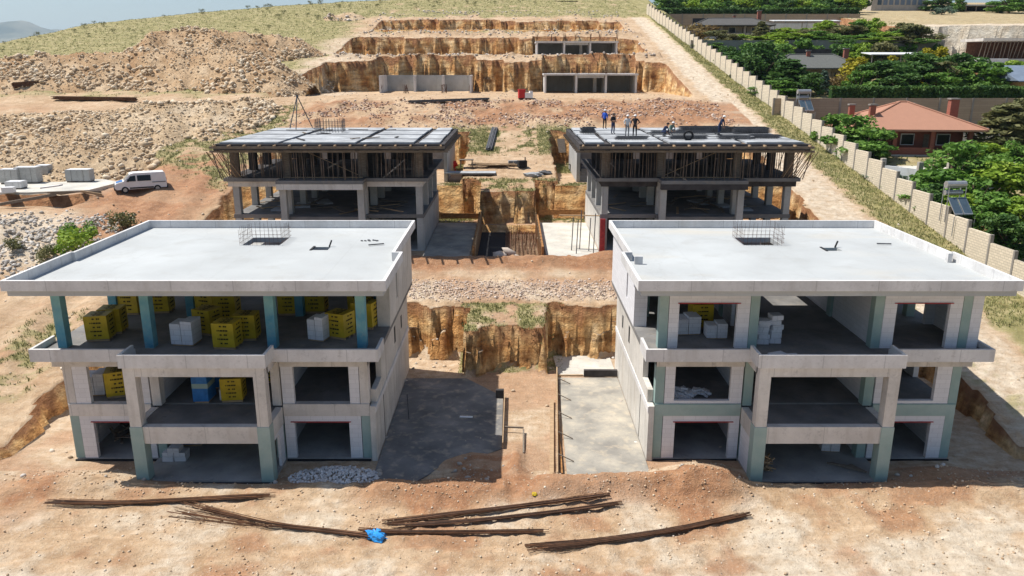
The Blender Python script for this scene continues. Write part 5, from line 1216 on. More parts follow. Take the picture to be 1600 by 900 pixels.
def plant(kind, leaf, px, zd, ytop, wpx, label, variant=0, ybase=None):
    n = {'round':3400,'conifer':2600,'column':900,'bush':900,'palm':1300}[kind]
    key = (kind, leaf, variant)
    if key not in PROTO: PROTO[key] = tree(kind, leaf, hash(kind) % 1 + 31*len(PROTO)+5, n)
    q = at_d(px, ytop, zd)
    while px < 1560 and q.y < 200 and q.x < XW(q.y)+1.1+.25*wpx/FOC*zd: zd += .5; q = at_d(px, ytop, zd)
    g = gz(q.x, q.y)
    if ybase is not None: g = at_d(px, ybase, zd).z
    h = max(.5, q.z-g); wm = wpx/FOC*zd; unit = {'round':.86,'conifer':.62,'column':.26,'bush':1.15,'palm':.6}[kind]
    k = wm/unit*1.12
    return place(PROTO[key], (q.x, q.y, g), label, rnd.random()*6.28, (k, k, h/{'bush':.9}.get(kind, 1.0)), 'garden trees and shrubs')
T = [
 # lower garden, right of the wall
 ('round','leaf',1345,82,178,95,'round green tree just over the wall, left of the terracotta house',0), ('round','leaf',1310,88,175,70,'smaller green tree at the wall below the stand mounted heater',1),
 ('bush','leaf_brown',1290,92,185,44,'dry brownish bush left of the terracotta house',0), ('round','leaf',1358,79,205,80,'low green tree leaning over the wall left of the brick porch',2),
 ('bush','leaf_blue',1385,68,285,80,'grey green bush against the inside of the wall',0), ('round','leaf',1500,74,218,120,'broad leafy tree in front of the white terrace, hiding the porch',0),
 ('round','leaf',1455,70,285,90,'green tree left of the nearest solar heater',1), ('round','leaf_lime',1570,72,248,120,'bright lime tree at the right edge of the photo',0), ('round','leaf',1535,68,275,100,'mid green tree right behind the nearest solar heater',2),
 ('conifer','leaf_olive',1578,86,158,120,'large pointed conifer right of the terracotta house',0), ('round','leaf_dark',1585,61,330,90,'dark bushy tree at the right edge above the end of the wall',0), ('round','leaf',1525,62,318,70,'green tree behind the wall right of the nearest solar heater',1),
 ('bush','leaf_blue',1430,70,300,50,'low blue green bush at the wall near the nearest solar heater',0), ('bush','leaf_dark',1505,84,222,70,'dark bush right of the broad leafy tree',0), ('bush','leaf_brown',1540,62,352,60,'reddish bush behind the last wall panels at the right',0),
 # middle garden
 ('round','leaf_dark',1150,120,78,90,'dark green tree at the wall left of the grey shingle roof',0), ('round','leaf_dark',1195,118,70,70,'dark tree hiding the left end of the grey shingle roof',0), ('conifer','leaf_dark',1235,114,90,85,'dense dark conifer in front of the grey shingle roof',0),
 ('round','leaf',1210,108,125,70,'green bush like tree just over the wall below the dense conifer',0), ('round','leaf_dark',1165,112,105,60,'low dark tree along the wall',0),('conifer','leaf_blue',1289,112,108,24,'small blue conifer before the porch of the grey roofed house',0), ('bush','leaf_brown',1312,113,115,45,'bare brownish bush right of the small blue conifer',0),
 ('column','leaf_yellow',1331,116,88,24,'topiary with a yellow ball top left of the white canopy',0), ('column','leaf_yellow',1347,114,86,26,'yellow cone shaped shrub in front of the white canopy',0), ('column','leaf_yellow',1396,118,84,22,'yellow tipped shrub at the right end of the white canopy',0),
 ('round','leaf_dark',1385,112,92,95,'dark tree in front of the white canopy',0), ('round','leaf_dark',1435,114,80,100,'big dark tree right of the white canopy',1), ('column','leaf_yellow',1449,122,72,24,'yellow topped clipped shrub behind the big dark tree',0), ('column','leaf_yellow',1473,122,70,28,'yellow clipped shrub above the palm',0),
 ('palm','leaf_olive',1468,114,86,52,'shaggy palm between the big dark tree and the green grove',0), ('round','leaf_dark',1510,120,80,90,'leafy grove tree left of the white house base',0), ('round','leaf',1550,114,95,70,'green tree above the blue metal roof',1), ('round','leaf_dark',1303,138,66,40,'dark tree right behind the grey shingle roof',0),
 ('round','leaf_lime',1590,120,92,60,'lime green tree at the right edge behind the blue metal roof',0), ('round','leaf',1490,118,100,60,'low green tree beside the palm',2),
 # upper garden and orchard
 ('round','leaf_olive',1125,150,46,55,'olive green tree at the wall before the farthest house',0), ('bush','leaf_brown',1090,160,36,60,'reddish hedge like bush beside the wall left of the farthest house',0), ('conifer','leaf_olive',1191,158,32,32,'pointed tree between the farthest house and its white canopy',0), ('round','leaf_lime',1160,152,52,28,'small lime bush before the farthest house',0),
 ('round','leaf_lime',1200,146,55,60,'lime tree in the orchard row, leftmost',1), ('round','leaf_lime',1240,146,50,60,'lime tree in the orchard row, second from left',0), ('round','leaf',1275,148,48,60,'mid green orchard tree behind the grey shingle roof chimney',0), ('round','leaf_olive',1320,156,38,75,'big olive green tree right of the long white canopy',0),
 ('round','leaf_lime',1362,160,24,45,'tall lime tree standing above the orchard',1), ('round','leaf_lime',1290,162,30,45,'lime tree under the long white canopy',0), ('round','leaf_lime',1385,148,48,55,'lime green orchard tree left of the big grey green one',0), ('round','leaf_olive',1440,148,38,65,'big grey green tree next to the white quarry cut',1), ('round','leaf',1345,148,50,60,'mid green orchard tree above the white canopy',2), ('round','leaf',1415,150,44,50,'mid green orchard tree beside the grey green one',1),
 ('round','leaf_lime',1225,168,42,40,'small lime tree in front of the long white canopy',0), ('round','leaf_lime',1255,166,42,40,'small lime tree under the middle of the long white canopy',1),
 ('round','leaf_dark',1470,228,-6,55,'dark tree at the end of the long grey building',0), ('bush','leaf_blue',1475,205,6,34,'blue green bush beside the low dark shed',0), ('round','leaf',1580,215,-12,60,'leafy tree in the top right corner',0), ('round','leaf',1500,222,-8,22,'slim tree in front of the low dark shed',1),
 ('round','leaf',1105,140,66,50,'green tree just over the wall left of the olive green one',2), ('round','leaf_dark',1140,136,70,45,'dark tree at the wall above the dark green one',1), ('round','leaf',1180,140,64,55,'mid green tree behind the lime tree on the left of the orchard',1), ('round','leaf_lime',1215,152,50,50,'lime orchard tree behind the leftmost row',2),
 ('round','leaf_olive',1265,154,46,50,'olive orchard tree under the long white canopy',1), ('round','leaf',1305,146,56,60,'mid green orchard tree left of the small dish',0), ('round','leaf_dark',1330,143,58,40,'dark orchard tree in the middle of the row',1), ('round','leaf_lime',1372,144,58,60,'lime orchard tree right of the middle of the row',2), ('round','leaf_olive',1405,144,56,50,'olive orchard tree near the right end of the row',0), ('round','leaf',1440,144,60,45,'last mid green orchard tree at the right end of the row',0),
 ('round','leaf',1340,160,32,50,'mid green tree above the orchard row, right of the long white canopy',1), ('round','leaf_olive',1410,158,34,50,'olive tree at the back of the orchard, right',0), ('round','leaf_dark',1270,110,112,40,'low dark tree in front of the grey roofed house porch',1), ('round','leaf',1345,110,108,55,'green tree right of the bare brownish bush',1), ('round','leaf_dark',1410,109,110,70,'dark tree on the hedge line before the big dark tree',0), ('round','leaf',1465,110,112,60,'green tree on the hedge line under the palm',1), ('round','leaf_olive',1600,96,150,60,'olive tree at the right edge behind the large conifer',1),
 ('bush','leaf',1340,74,285,60,'green bush at the inside of the wall, left of the grey green one',0), ('bush','leaf_dark',1470,66,310,60,'dark bush at the wall left of the nearest solar heater',0), ('round','leaf_lime',1600,66,300,70,'lime tree cut by the right edge, below the bright lime tree',1), ('bush','leaf',1560,80,238,60,'green bush at the right end of the white terrace',0),
 ('round','leaf',1320,86,195,60,'green tree along the wall between the dry bush and the low leaning tree',1), ('bush','leaf',1300,90,205,50,'green bush along the wall below the dry bush',0), ('round','leaf_lime',1545,84,222,70,'lime tree left of the foot of the large conifer',2), ('round','leaf_dark',1475,70,285,70,'dark tree behind the wall left of the nearest solar heater',0), ('round','leaf',1600,80,215,60,'green tree at the right edge under the large conifer',2),
 ('bush','leaf_lime',1410,74,290,50,'lime shrub inside the wall beside the grey green one',0), ('round','leaf',1560,64,330,60,'green tree behind the last wall panels',1), ('round','leaf_lime',1505,68,300,60,'lime green tree behind the nearest solar heater',2),
 ('round','leaf_dark',1190,128,62,60,'dark tree at the back left of the grey shingle roof',1), ('round','leaf',1225,130,66,50,'green tree at the back of the grey shingle roof',0), ('round','leaf_lime',1160,130,88,45,'lime tree by the wall in the middle garden',1),
 ('round','leaf',1310,139,66,60,'green tree at the grey retaining wall, right of the dark screen',1), ('round','leaf_lime',1350,141,66,60,'lime tree at the grey retaining wall above the white canopy',2), ('round','leaf_olive',1390,140,64,60,'olive tree at the grey retaining wall right of the white canopy',1), ('round','leaf',1430,141,62,60,'green tree at the grey retaining wall near its right end',2), ('round','leaf_dark',1462,142,66,40,'dark tree at the right end of the grey retaining wall',0), ('round','leaf_lime',1215,142,60,60,'lime tree at the grey retaining wall left of the dark screen',0), ('round','leaf',1255,143,58,60,'green tree rising right behind the dark screen',1), ('round','leaf',1175,140,66,50,'green tree at the left end of the grey retaining wall',2),
]
for kind, leaf, px, zd, yt, wpx, lb, var in T: plant(kind, leaf, px, zd, yt, wpx, lb, var)
k = 0                                                      # the dense belt above the uppermost wall
for row, (zd, y0) in enumerate(((206, -2), (218, -16))):
    for i in range(12):
        px = 1032+i*27+row*12; lf = ('leaf','leaf_lime','leaf_dark')[(i*2+row) % 3]
        plant('round', lf, px, zd, y0-8+rnd.random()*10, 48, {'leaf':'mid green tree in the dense belt above the uppermost wall','leaf_lime':'lime green tree in the dense belt above the uppermost wall','leaf_dark':'dark green tree in the dense belt above the uppermost wall'}[lf], row)
def hedge(name, x0, x1, y0, y1, z0, z1, n, leaf, label, size=.22):
    r_ = np.random.RandomState(n); root = empty(name, ((x0+x1)/2,(y0+y1)/2,z0), label, 'hedge')
    X = x0+(x1-x0)*r_.rand(n); f = r_.rand(n); u = r_.rand(n)
    jit = .25*vnoise(X*1.3, X*0, 9)
    Yv = np.where(f < .5, y0+.25*r_.rand(n)+jit, y0+(y1-y0)*u); Zv = np.where(f < .5, z0+(z1-z0)*u, z1-.3*r_.rand(n)+.3*jit+.2*vnoise(X*3,Yv*3,3))
    P = np.stack([X,Yv,Zv],-1); nn = np.where((f < .5)[:,None], np.array([[0,-1.,.3]]), np.array([[0,-.2,1.]]))+.8*r_.normal(size=(n,3)); nn /= np.linalg.norm(nn,axis=1)[:,None]
    a = np.cross(nn, r_.normal(size=(n,3))); a /= np.linalg.norm(a,axis=1)[:,None]; b = np.cross(nn,a); s = size*(.5+.9*r_.rand(n))[:,None]
    V = np.stack([P-a*s,P-b*s*.6,P+a*s,P+b*s*.6],1).reshape(-1,3)
    np_mesh('foliage', V, np.arange(n*4).reshape(-1,4), M[leaf], root, col=np.repeat(np.clip(.25+.5*r_.rand(n)+.4*vnoise(X*.8,Zv*.8,5),0,1),4))
    m = MB(); m.box(x0+.1,x1-.1,y0+.35,y1-.1,z0,z1-.4); m.build('inner_branches', M['leaf_dark'], root)
hedge('hedge', 41.5, 112, 104.9, 106.4, 14.9, 17.35, 16000, 'leaf_dark', 'long clipped dark hedge on top of the tan retaining wall')
hedge('hedge', 33, 84, 201, 203, 30.6, 33.6, 7000, 'leaf_dark', 'dark hedge along the top of the uppermost wall', .35)
# shrubs on the site side
for i, (px, py, w_, lf, lb) in enumerate(((120,385,75,'leaf_lime','bright green bush on the stony bank behind the left roof, nearest the parapet'), (125,362,50,'leaf','green bush just uphill of the brightest one on the stony bank'), (195,345,50,'leaf_olive','olive bush at the top of the stony bank, nearest the white van'), (75,392,40,'leaf_olive','low weedy clump left of the bright bush on the stony bank'), (20,378,34,'leaf_olive','small green clump at the left edge on the stony bank'))):
    g = gpt(px, py+14); k = w_/FOC*g.y
    key = ('bush', lf, 0)
    if key not in PROTO: PROTO[key] = tree('bush', lf, 77+i, 900)
    place(PROTO[key], g, lb, rnd.random()*6, (k*.9, k*.8, k*.75), 'bushes on the stony bank')
# ------------------------------------------------------------------ rubble heaps
def heap(name, label, crests, x0, x1, y0, y1, step, slope, back, n_rock, smin, smax, mat, soil):
    C = []
    for pl in crests:
        for a, b in zip(pl[:-1], pl[1:]):
            a, b = Vector(a), Vector(b); n = max(2, int((b-a).length/.8)); C += [tuple(a.lerp(b, i/n)) for i in range(n+1)]
    C = np.array(C)
    def hz(X, Y):
        z = np.full(X.shape, -50.)
        wob = 1+.14*fbm(X*.16, Y*.16, 201); fur = .55*fbm(X*.45+Y*.12, Y*.10, 202)
        for cx, cy, cz in C:
            dx, dy = X-cx, Y-cy; d = np.hypot(dx, dy*np.where(dy > 0, back, 1)); z = np.maximum(z, cz-slope*d*wob)
        return z+fur+.35*fbm(X*1.1, Y*1.1, 203, 5)
    X, Y = np.meshgrid(np.arange(x0, x1, step), np.arange(y0, y1, step)); G = ground(X, Y); Z = np.maximum(hz(X, Y), G-.4); up = Z > G-.25
    i = np.arange(X.size).reshape(X.shape); F = np.stack([i[:-1,:-1], i[:-1,1:], i[1:,1:], i[1:,:-1]], -1).reshape(-1, 4); F = F[up.ravel()[F].any(1)]
    px, py = x0+(x1-x0)*rs.rand(n_rock*4), y0+(y1-y0)*rs.rand(n_rock*4); hh = hz(px, py); k = (hh > ground(px, py)-.05) & (rs.rand(len(px)) < .28+.8*sst(-.15,.3,fbm(px*.16, py*.3, 204)))
    px, py, hh = px[k][:n_rock], py[k][:n_rock], hh[k][:n_rock]; s = smin+(smax-smin)*rs.rand(len(px))**3.2*(.6+1.1*sst(-.2,.4,fbm(px*.2, py*.2, 206)))
    big = rs.rand(len(px)) < .006; s = np.where(big, s+.25+.4*rs.rand(len(px)), s)
    V, Fr, c = rocks_arrays(np.stack([px, py, hh], -1), s, .25)
    root = empty(name, (float(C[:,0].mean()), float(C[:,1].mean()), float(C[:,2].mean())-3), label, 'rubble heap')
    np_mesh('loose_earth', np.stack([X, Y, Z], -1), F, soil, root, smooth=True)
    np_mesh('stones', V, Fr, mat, root, col=c)['kind'] = 'stuff'
    return root
def earthmat(name, a, b, c):
    t = NT(name); col = t.ramp(t.noise(.25, 6), [(.32, a), (.5, b), (.68, c)]); col = t.mix(.6, col, t.ramp(t.noise(2.2, 6, rough=.7), [(.3, (.5,.45,.4)), (.7, (1.25,1.22,1.2))]), 'MULTIPLY')
    t.bump(t.noise(3, 6, rough=.75), .25, .9); return t.out(col)
M['spoil'] = earthmat('ochre_spoil', (.37,.225,.115), (.50,.345,.20), (.61,.465,.305))
M['spoil2'] = earthmat('pale_spoil', (.40,.275,.16), (.52,.39,.245), (.63,.51,.36))
up = lambda px, py, Y: tuple(at_y(px, py, Y))
heap('rubble_heap', 'large upper rubble heap of ochre earth and stones on the left hillside', [[up(-60,95,122), up(40,86,124), up(120,82,125), up(200,80,126), up(300,76,126), up(380,78,125), up(430,92,123)],
     [up(245,46,141), up(300,42,143), up(345,46,142), up(400,50,144), up(462,56,146), up(480,66,146)]], -92, -30, 110, 162, .45, .72, 1.0, 17000, .10, .6, M['rock_tan'], M['spoil'])
heap('rubble_heap', 'lower rubble bank of pale stones between the storage yard and the dark bar stack', [[up(-60,186,95), up(40,180,96), up(130,173,97.5), up(240,164,101), up(330,158,104), up(400,156,108)]], -84, -28, 72, 114, .4, .37, .16, 16000, .10, .58, M['rock_tan'], M['spoil2'])
heap('rubble_heap', 'small pale earth heap above the left end of the upper terraces', [[up(515,24,186), up(545,18,188), up(570,24,188)]], -48, -26, 176, 200, .6, .6, 1.0, 500, .2, .8, M['rock_pale'], M['spoil2'])
a_ = rs.rand(1500)*6.283; r_ = np.sqrt(rs.rand(1500)); hx, hy = -8.9+2.3*r_*np.cos(a_), 35.3+1.0*r_*np.sin(a_)
V, Fr, c = rocks_arrays(np.stack([hx, hy, ground(hx, hy)+.10*(1-r_**2)], -1), .04+.16*rs.rand(1500)**2.5, .3)
tag(np_mesh('rubble_heap', V, Fr, rockmat('white_rubble', (.58,.57,.56), (.70,.69,.68), (.80,.79,.78)), col=c, loc=(-8.7,35,.2)), 'low white spill of crushed stone at the foot of the left villa side wall', 'rubble heap')
# ------------------------------------------------------------------ storage yard with stacked kerb packs
m = MB(); m.prism([(-92,73.6),(-45.5,73.6),(-40.6,75.2),(-40.2,80.5),(-44,83.6),(-92,85)], 7.1, 8.45); tag(m.build('yard_paving', M['yard_pale'], loc=(-60,79,8.4)), 'pale concrete slab of the storage yard', kind='structure')
ym = MB(); ym.beam((-66,73.5,8.0), (-39.0,74.3,8.35), .12, .3); tag(ym.build('edge_timber', M['timber_grey'], loc=(-52,73.9,8)), 'long dark timber along the front edge of the storage slab', 'timber')
ym = MB(); ym.box(-66,-44.5,73.45,73.58,7.15,8.2); tag(ym.build('board_shutter', M['rust'], loc=(-55,73.5,7.2)), 'dark rusty board face below the front edge of the storage slab', 'shutter')
a, b = gpt(0,328), gpt(90,318); plank('timber_beam', a+Vector((-2,0,.15)), b+Vector((0,0,.15)), .25, .25, M['timber_grey'], 'long dark beam lying below the storage slab', 'beam')
a, b = gpt(128,314), gpt(160,308); plank('timber_beam', a+Vector((0,0,.2)), b+Vector((0,0,.2)), .2, .2, M['timber'], 'short beam end poking out towards the white van', 'beam')
a, b = gpt(70,318), gpt(98,309); plank('concrete_board', a+Vector((0,0,.6)), b+Vector((0,0,1.0)), .7, .12, M['conc_band'], 'pale panel leaning across the dark trench', 'panel')
a = gpt(17,317); m = MB(); m.obox(a+Vector((0,0,.45)), (1.0,.7,.5), .2); tag(m.build('foam_block', M['white'], loc=a), 'small white block left in the dark trench', 'block')
def yard_pack(x, y, L, Wd, h, rz, label, mat, cov):
    r = empty('kerb_pack', (x,y,8.45), label, 'pallet', 'packs stored on the yard slab'); c, s_ = math.cos(rz), math.sin(rz)
    nx = max(1, int(L/.55))
    for i in range(nx):
        m = MB(); u = (i-(nx-1)/2)*L/nx; m.obox((x+u*c, y+u*s_, 8.45+.12+h/2), (L/nx*.95, Wd, h*(1-.06*rnd.random())), rz+(rnd.random()-.5)*.03); m.build('block_row', mat, r)
    m = MB(); m.obox((x,y,8.45+.055), (L*.95,Wd*.9,.11), rz); m.build('wooden_pallet', M['timber_grey'], r)
    if cov: m = MB(); m.obox((x,y,8.45+.125+h), (L*.9,Wd*.9,.05), rz); m.build('cover_sheet', cov, r)
M['kerb'] = blockwork('pale_paving_blocks', (.50,.49,.46,1), .3, .12, .6, .012, .12)
for pxl, pxr, py, h, lb, mt, cv in ((0,28,288,1.35,'pale block pack at the left edge of the storage yard, partly out of frame','kerb','white'), (24,58,287,1.5,'tall pale block pack, longest of the row on the storage yard','kerb','white'), (57,76,281,1.35,'narrow pale block pack at the right end of the row on the storage yard','kerb','white'), (103,140,285,1.15,'grey block pack with a reddish end standing alone near the white van','conc_grey','white'), (8,33,296,.6,'low wrapped bluish pack in front of the row on the storage yard','conc_band','white')):
    a, b = at_z(pxl, py, 8.45), at_z(pxr, py, 8.45); yard_pack((a.x+b.x)/2, (a.y+b.y)/2+.6, (b-a).length, 1.15, h, .06, lb, M[mt], M[cv])
# ------------------------------------------------------------------ the van
def van(loc, rz, label):
    r = empty('delivery_van', loc, label, 'van'); c, s_ = math.cos(rz), math.sin(rz)
    T = lambda x, y, z: (loc[0]+x*c-y*s_, loc[1]+x*s_+y*c, loc[2]+z)
    # side profile, nose at +x
    prof = [(-2.45,.42),(2.35,.38),(2.5,.55),(2.48,.85),(2.3,1.05),(1.62,1.22),(.95,1.93),(.6,2.02),(-2.3,2.02),(-2.42,1.9),(-2.5,1.2),(-2.5,.6)]
    hw = lambda z: .96 if z < 1.15 else .96-.14*(z-1.15)/.87
    m = MB(); n = len(prof); m.raw([T(x,-hw(z),z) for x,z in prof]+[T(x,hw(z),z) for x,z in prof], [tuple(range(n)), tuple(range(2*n-1,n-1,-1))]+[(i,n+i,n+(i+1)%n,(i+1)%n) for i in range(n)])
    body = m.build('body', M['white'], r)
    def quad(name, mat, pts, par=r):
        m = MB(); m.raw([T(*p) for p in pts], [tuple(range(len(pts)))]); m2 = MB(); P = [Vector(T(*p)) for p in pts]; nn = (P[1]-P[0]).cross(P[2]-P[0]).normalized()*.012
        k = len(P); m2.raw([p-nn*.2 for p in P]+[p+nn for p in P], [tuple(range(k-1,-1,-1)), tuple(range(k,2*k))]+[(i,(i+1)%k,k+(i+1)%k,k+i) for i in range(k)]); return m2.build(name, mat, par)
    for sd in (-1, 1):
        o = lambda z: sd*(hw(z)+.008)
        def sq(name, mat, pts):
            p = [(x, o(z), z) for x, z in pts]; return quad(name, mat, p if sd < 0 else p[::-1])
        sq('side_window', M['glass'], [(.45,1.2),(1.35,1.2),(.95,1.72),(.45,1.78)])
        sq('side_window', M['glass'], [(-1.0,1.2),(.3,1.2),(.3,1.78),(-1.0,1.78)])
        sq('side_rail', M['black'], [(-2.4,.98),(-1.1,.98),(-1.1,1.04),(-2.4,1.04)]); sq('sill_trim', M['black'], [(-1.2,.44),(1.1,.44),(1.1,.58),(-1.2,.58)])
        m = MB(); m.obox(T(1.2, sd*1.08, 1.32), (.12,.2,.26), rz); m.build('mirror', M['black'], r)
        for wx in (1.55,-1.55):
            m = MB(); m.tube(T(wx,sd*.72,.34), T(wx,sd*.985,.34), .35, 18); wl = m.build('wheel', M['black'], r)
            m = MB(); m.tube(T(wx,sd*.95,.34), T(wx,sd*1.0,.34), .2, 12); m.build('rim', M['tank'], wl)
        m = MB(); m.obox(T(2.44, sd*.72, .82), (.14,.36,.24), rz); m.build('headlight', M['tank'], r)
        m = MB(); m.obox(T(-2.5, sd*.86, 1.15), (.05,.12,.6), rz); m.build('tail_light', M['red'], r)
    quad('windscreen', M['glass_l'], [(1.56,-.82,1.27),(1.56,.82,1.27),(1.0,.76,1.88),(1.0,-.76,1.88)])
    quad('bonnet_stripe', M['blue_wrap'], [(2.32,-.6,1.06),(2.32,.6,1.06),(1.7,.7,1.225),(1.7,-.7,1.225)])
    m = MB(); m.obox(T(2.5,0,.48), (.14,1.9,.28), rz); m.build('front_bumper', M['black'], r); m = MB(); m.obox(T(-2.53,0,.5), (.12,1.9,.24), rz); m.build('rear_bumper', M['black'], r)
    m = MB(); m.obox(T(2.47,0,.8), (.1,.8,.18), rz); m.build('grille', M['black'], r)
M['glass_l'] = simple('windscreen_glass', (.16,.20,.22,1), .3, 3, .12)
g = gpt(221,299); van((g.x,g.y,g.z), math.radians(180+28), 'white panel van with blue marks on its bonnet, parked on the reddish dirt')
for o_ in COL.objects:
    if o_.name.startswith('delivery_van'): o_.scale = (.92,.92,.92)

# ------------------------------------------------------------------ people (one skinned body each)
M['skin'] = simple('skin', (.36,.20,.13,1), .1); M['blue_shirt'] = simple('blue_shirt', (.03,.10,.50,1), .2); M['black_shirt'] = simple('black_shirt', (.02,.02,.025,1), .3)
M['white_shirt'] = simple('white_shirt', (.55,.55,.55,1), .1); M['navy'] = simple('navy_cloth', (.03,.045,.10,1), .3); M['grey_trousers'] = simple('grey_trousers', (.22,.22,.22,1), .2); M['green_shirt'] = simple('green_grey_shirt', (.16,.24,.20,1), .2)
M['helmet'] = simple('white_helmet', (.75,.75,.74,1), .05, 2, .3)
def person(loc, rz, shirt, legs, helmet, label, pose='stand'):
    root = empty('person', loc, label, 'person')
    J = {'pel':(0,0,.95),'bel':(0,0,1.12),'che':(0,.01,1.35),'nek':(0,.0,1.50),'hea':(0,-.02,1.62),'top':(0,-.02,1.72)}
    for s_, k in ((-1,'l'),(1,'r')):
        J.update({'hip'+k:(s_*.1,0,.90),'kne'+k:(s_*.12,-.02,.5),'ank'+k:(s_*.13,.03,.09),'toe'+k:(s_*.15,-.14,.05),'sho'+k:(s_*.19,0,1.43),'elb'+k:(s_*.27,.04,1.16),'wri'+k:(s_*.24,-.1,.93),'han'+k:(s_*.22,-.15,.84)})
    if pose == 'look': J.update(hea=(0,-.08,1.60), top=(0,-.11,1.69), wril=(-.1,-.24,1.12), hanl=(-.03,-.27,1.14), wrir=(.1,-.24,1.10), hanr=(.03,-.27,1.10))
    if pose == 'hips': J.update(elbl=(-.36,.08,1.17), wril=(-.2,-.02,1.03), hanl=(-.14,-.05,1.0), elbr=(.36,.08,1.17), wrir=(.2,-.02,1.03), hanr=(.14,-.05,1.0))
    if pose == 'bend':
        for k in list(J):
            x, y, z = J[k]
            if z > .97 and not k.startswith(('kne','ank','toe')): J[k] = (x, y-.45*(z-.95)-(.02), .95+(z-.95)*.88)
        for s_, k in ((-1,'l'),(1,'r')): J['elb'+k] = (s_*.24,-.32,1.02); J['wri'+k] = (s_*.17,-.38,.78); J['han'+k] = (s_*.15,-.40,.70)
    if pose == 'crouch':
        dz = -.55
        for k in list(J):
            x, y, z = J[k]
            if z > .8: J[k] = (x, y+.12-.55*(z-.95), z+dz-.12*(z-.95))
        for s_, k in ((-1,'l'),(1,'r')): J['kne'+k] = (s_*.2,-.26,.5); J['elb'+k] = (s_*.26,-.22,.6); J['wri'+k] = (s_*.16,-.36,.36); J['han'+k] = (s_*.13,-.40,.28); J['hip'+k] = (s_*.11,.14,.36); J['ank'+k] = (s_*.15,.06,.09)
    rad = {'pel':(.155,.115),'bel':(.145,.11),'che':(.17,.115),'nek':(.06,.06),'hea':(.085,.10),'top':(.06,.07)}
    for k in 'lr': rad.update({'hip'+k:(.10,.10),'kne'+k:(.065,.07),'ank'+k:(.045,.05),'toe'+k:(.045,.035),'sho'+k:(.075,.07),'elb'+k:(.05,.05),'wri'+k:(.034,.034),'han'+k:(.038,.03)})
    E = [('pel','bel'),('bel','che'),('che','nek'),('nek','hea'),('hea','top')]
    for k in 'lr': E += [('pel','hip'+k),('hip'+k,'kne'+k),('kne'+k,'ank'+k),('ank'+k,'toe'+k),('che','sho'+k),('sho'+k,'elb'+k),('elb'+k,'wri'+k),('wri'+k,'han'+k)]
    names = list(J); me = bpy.data.meshes.new('skeleton'); me.from_pydata([J[k] for k in names], [(names.index(a), names.index(b)) for a, b in E], [])
    o = bpy.data.objects.new('skeleton', me); COL.objects.link(o); md = o.modifiers.new('skin', 'SKIN'); sb = o.modifiers.new('sub', 'SUBSURF'); sb.levels = 1; sb.render_levels = 1
    if not me.skin_vertices: bpy.context.view_layer.update()
    for i, k in enumerate(names): me.skin_vertices[0].data[i].radius = rad[k]; me.skin_vertices[0].data[i].use_root = (k == 'pel')
    dg = bpy.context.evaluated_depsgraph_get(); bm_ = bpy.data.meshes.new_from_object(o.evaluated_get(dg)); bpy.data.objects.remove(o)
    bm_.name = 'body'
    seg = [(Vector(J[a]), Vector(J[b]), a, b) for a, b in E]
    body = link_mesh('body', bm_, [M[shirt], M[legs], M['skin'], M['black']], root)
    for f in bm_.polygons:
        p = f.center; best = None
        for a, b, ka, kb in seg:
            d = b-a; t = max(0, min(1, (p-a).dot(d)/d.length_squared)); q = (p-(a+d*t)).length
            if best is None or q < best[0]: best = (q, ka, kb, t)
        _, ka, kb, t = best
        if kb in ('hea','top') or kb[:3] == 'han' or (kb[:3] == 'wri' and t > .5): f.material_index = 2
        elif kb[:3] in ('kne','ank') or kb[:3] == 'hip': f.material_index = 1
        elif kb[:3] == 'toe': f.material_index = 3
        f.use_smooth = True
    h = Vector(J['hea']).lerp(Vector(J['top']), .55)+Vector(loc); V, F = blob(7, .125, 3, (1,1.15,.85), 0.)
    m = MB(); m.raw([(v[0]+h.x, v[1]+h.y, max(v[2], -.01)+h.z+.03) for v in V], F); m.tube(h+Vector((0,-.02,.015)), h+Vector((0,-.02,.03)), .15, 12)
    if helmet: m.build('helmet', M['helmet'], root, smooth=True)
    else: m.build('hair', M['black_shirt'], root, smooth=True)
    hh = Vector(J['hea'])+Vector(loc)                       # face: nose, eyes, mouth; hands: five fingers each
    m = MB(); m.tube(hh+Vector((0,-.085,.02)), hh+Vector((0,-.125,-.015)), .012, 5, .018); m.build('nose', M['skin'], root)
    for s_ in (-1,1):
        m = MB(); m.obox(hh+Vector((s_*.035,-.093,.025)), (.025,.012,.012)); m.build('eye', M['black_shirt'], root)
        m = MB(); m.obox(hh+Vector((s_*.088,.0,.0)), (.02,.05,.065)); m.build('ear', M['skin'], root)
    m = MB(); m.obox(hh+Vector((0,-.088,-.045)), (.05,.012,.01)); m.build('mouth', M['red_steel'], root)
    for s_, k in ((-1,'l'),(1,'r')):
        a, b = Vector(J['wri'+k]), Vector(J['han'+k]); d = (b-a).normalized(); sd = d.cross(Vector((s_,0,.2))).normalized()
        for i, (off, L) in enumerate(((-.032,.075),(-.011,.085),(.011,.08),(.032,.062))):
            m = MB(); p0 = Vector(loc)+b+sd*off; p1 = p0+d*L*.55+Vector((-s_*.006,0,0)); m.tube(p0, p1, .0105, 5, .0095); m.tube(p1, p1+(d+Vector((-s_*.35,0,0))).normalized()*L*.5, .0095, 5, .007); m.build('finger', M['skin'], root)
        m = MB(); p0 = Vector(loc)+a.lerp(b,.5)-sd*.03; m.tube(p0, p0+(d-sd*.9).normalized()*.07, .012, 5, .009); m.build('thumb', M['skin'], root)
    root.rotation_euler = (0,0,rz); return root
DZ = 14.19
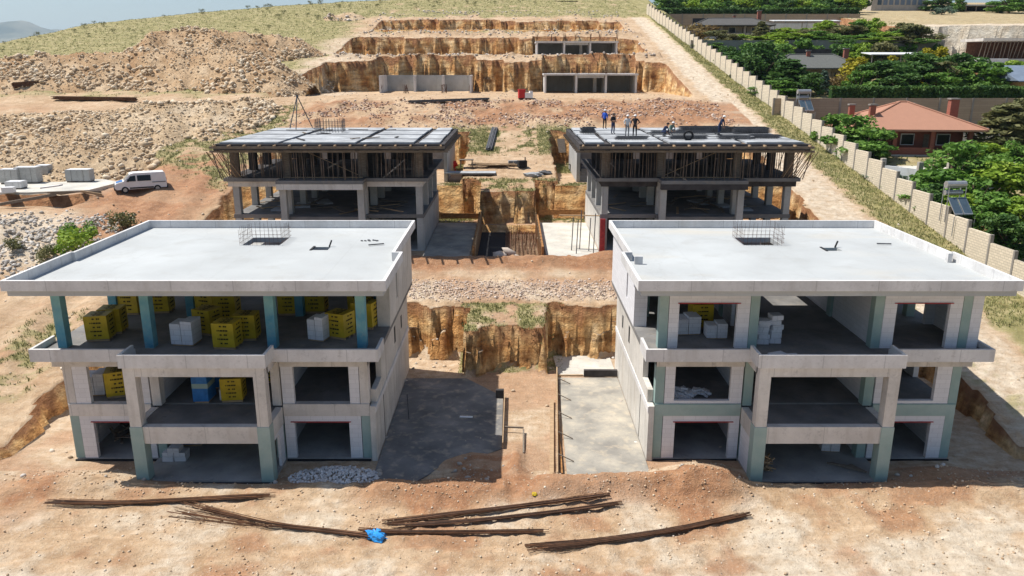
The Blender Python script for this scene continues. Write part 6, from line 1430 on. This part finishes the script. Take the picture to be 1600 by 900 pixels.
person((8.7,75.2,DZ), 2.6, 'blue_shirt', 'black_shirt', True, 'worker in a bright blue shirt at the back left of the loaded deck')
person((8.75,69.3,DZ), .6, 'black_shirt', 'navy', False, 'bareheaded worker in black looking down, second from left on the deck', 'look')
person((9.6,66.6,DZ), .2, 'white_shirt', 'grey_trousers', True, 'worker in a white shirt and grey trousers beside a man in black', 'stand')
person((10.25,66.7,DZ), -.3, 'black_shirt', 'black_shirt', True, 'worker in black with a white helmet, hands on hips, beside the white shirt', 'hips')
person((13.5,68.0,DZ), .5, 'green_shirt', 'grey_trousers', True, 'worker in a grey green shirt crouching over the mats', 'crouch')
person((12.7,66.6,DZ), .9, 'navy', 'navy', False, 'worker in dark blue bent low left of the crouching man', 'crouch')
person((17.45,67.3,DZ), .9, 'navy', 'navy', True, 'lone worker in dark overalls and white helmet bending over the mats on the right', 'bend')

# ------------------------------------------------------------------ dots of scrub on the ridge
scr = tree('bush', 'leaf_olive', 400, 260); scr.name = 'hill_shrub'
cnt = 0
for k in range(400):
    X = -112+118*rnd.random(); Y = float(np.interp(X, RX, RY))-45*rnd.random()**1.7+2
    if Y < 128 or cnt > 85 or (X > -34 and Y < 196) or (X > -60 and Y < 165): continue
    s_ = .5+1.0*rnd.random(); o = place(scr, (X, Y, gz(X, Y)-.05), 'small dark shrub dotted on the grassy ridge', rnd.random()*6, (s_*.8, s_*.8, s_), 'shrubs dotted on the ridge'); cnt += 1
# ------------------------------------------------------------------ the summer haze over the valley
mh = bpy.data.materials.new('haze'); mh.use_nodes = True; t = mh.node_tree; t.nodes.remove(t.nodes['Principled BSDF'])
pv = t.nodes.new('ShaderNodeVolumePrincipled'); pv.inputs['Color'].default_value = (.66,.84,1,1); pv.inputs['Density'].default_value = HAZE; pv.inputs['Anisotropy'].default_value = .3
t.links.new(pv.outputs[0], t.nodes['Material Output'].inputs['Volume'])
m = MB(); m.box(-9500, 9500, -80, 15500, -160, 620); hz_ = m.build('haze', mh); tag(hz_, 'thin pale summer haze over the valley', kind='stuff')
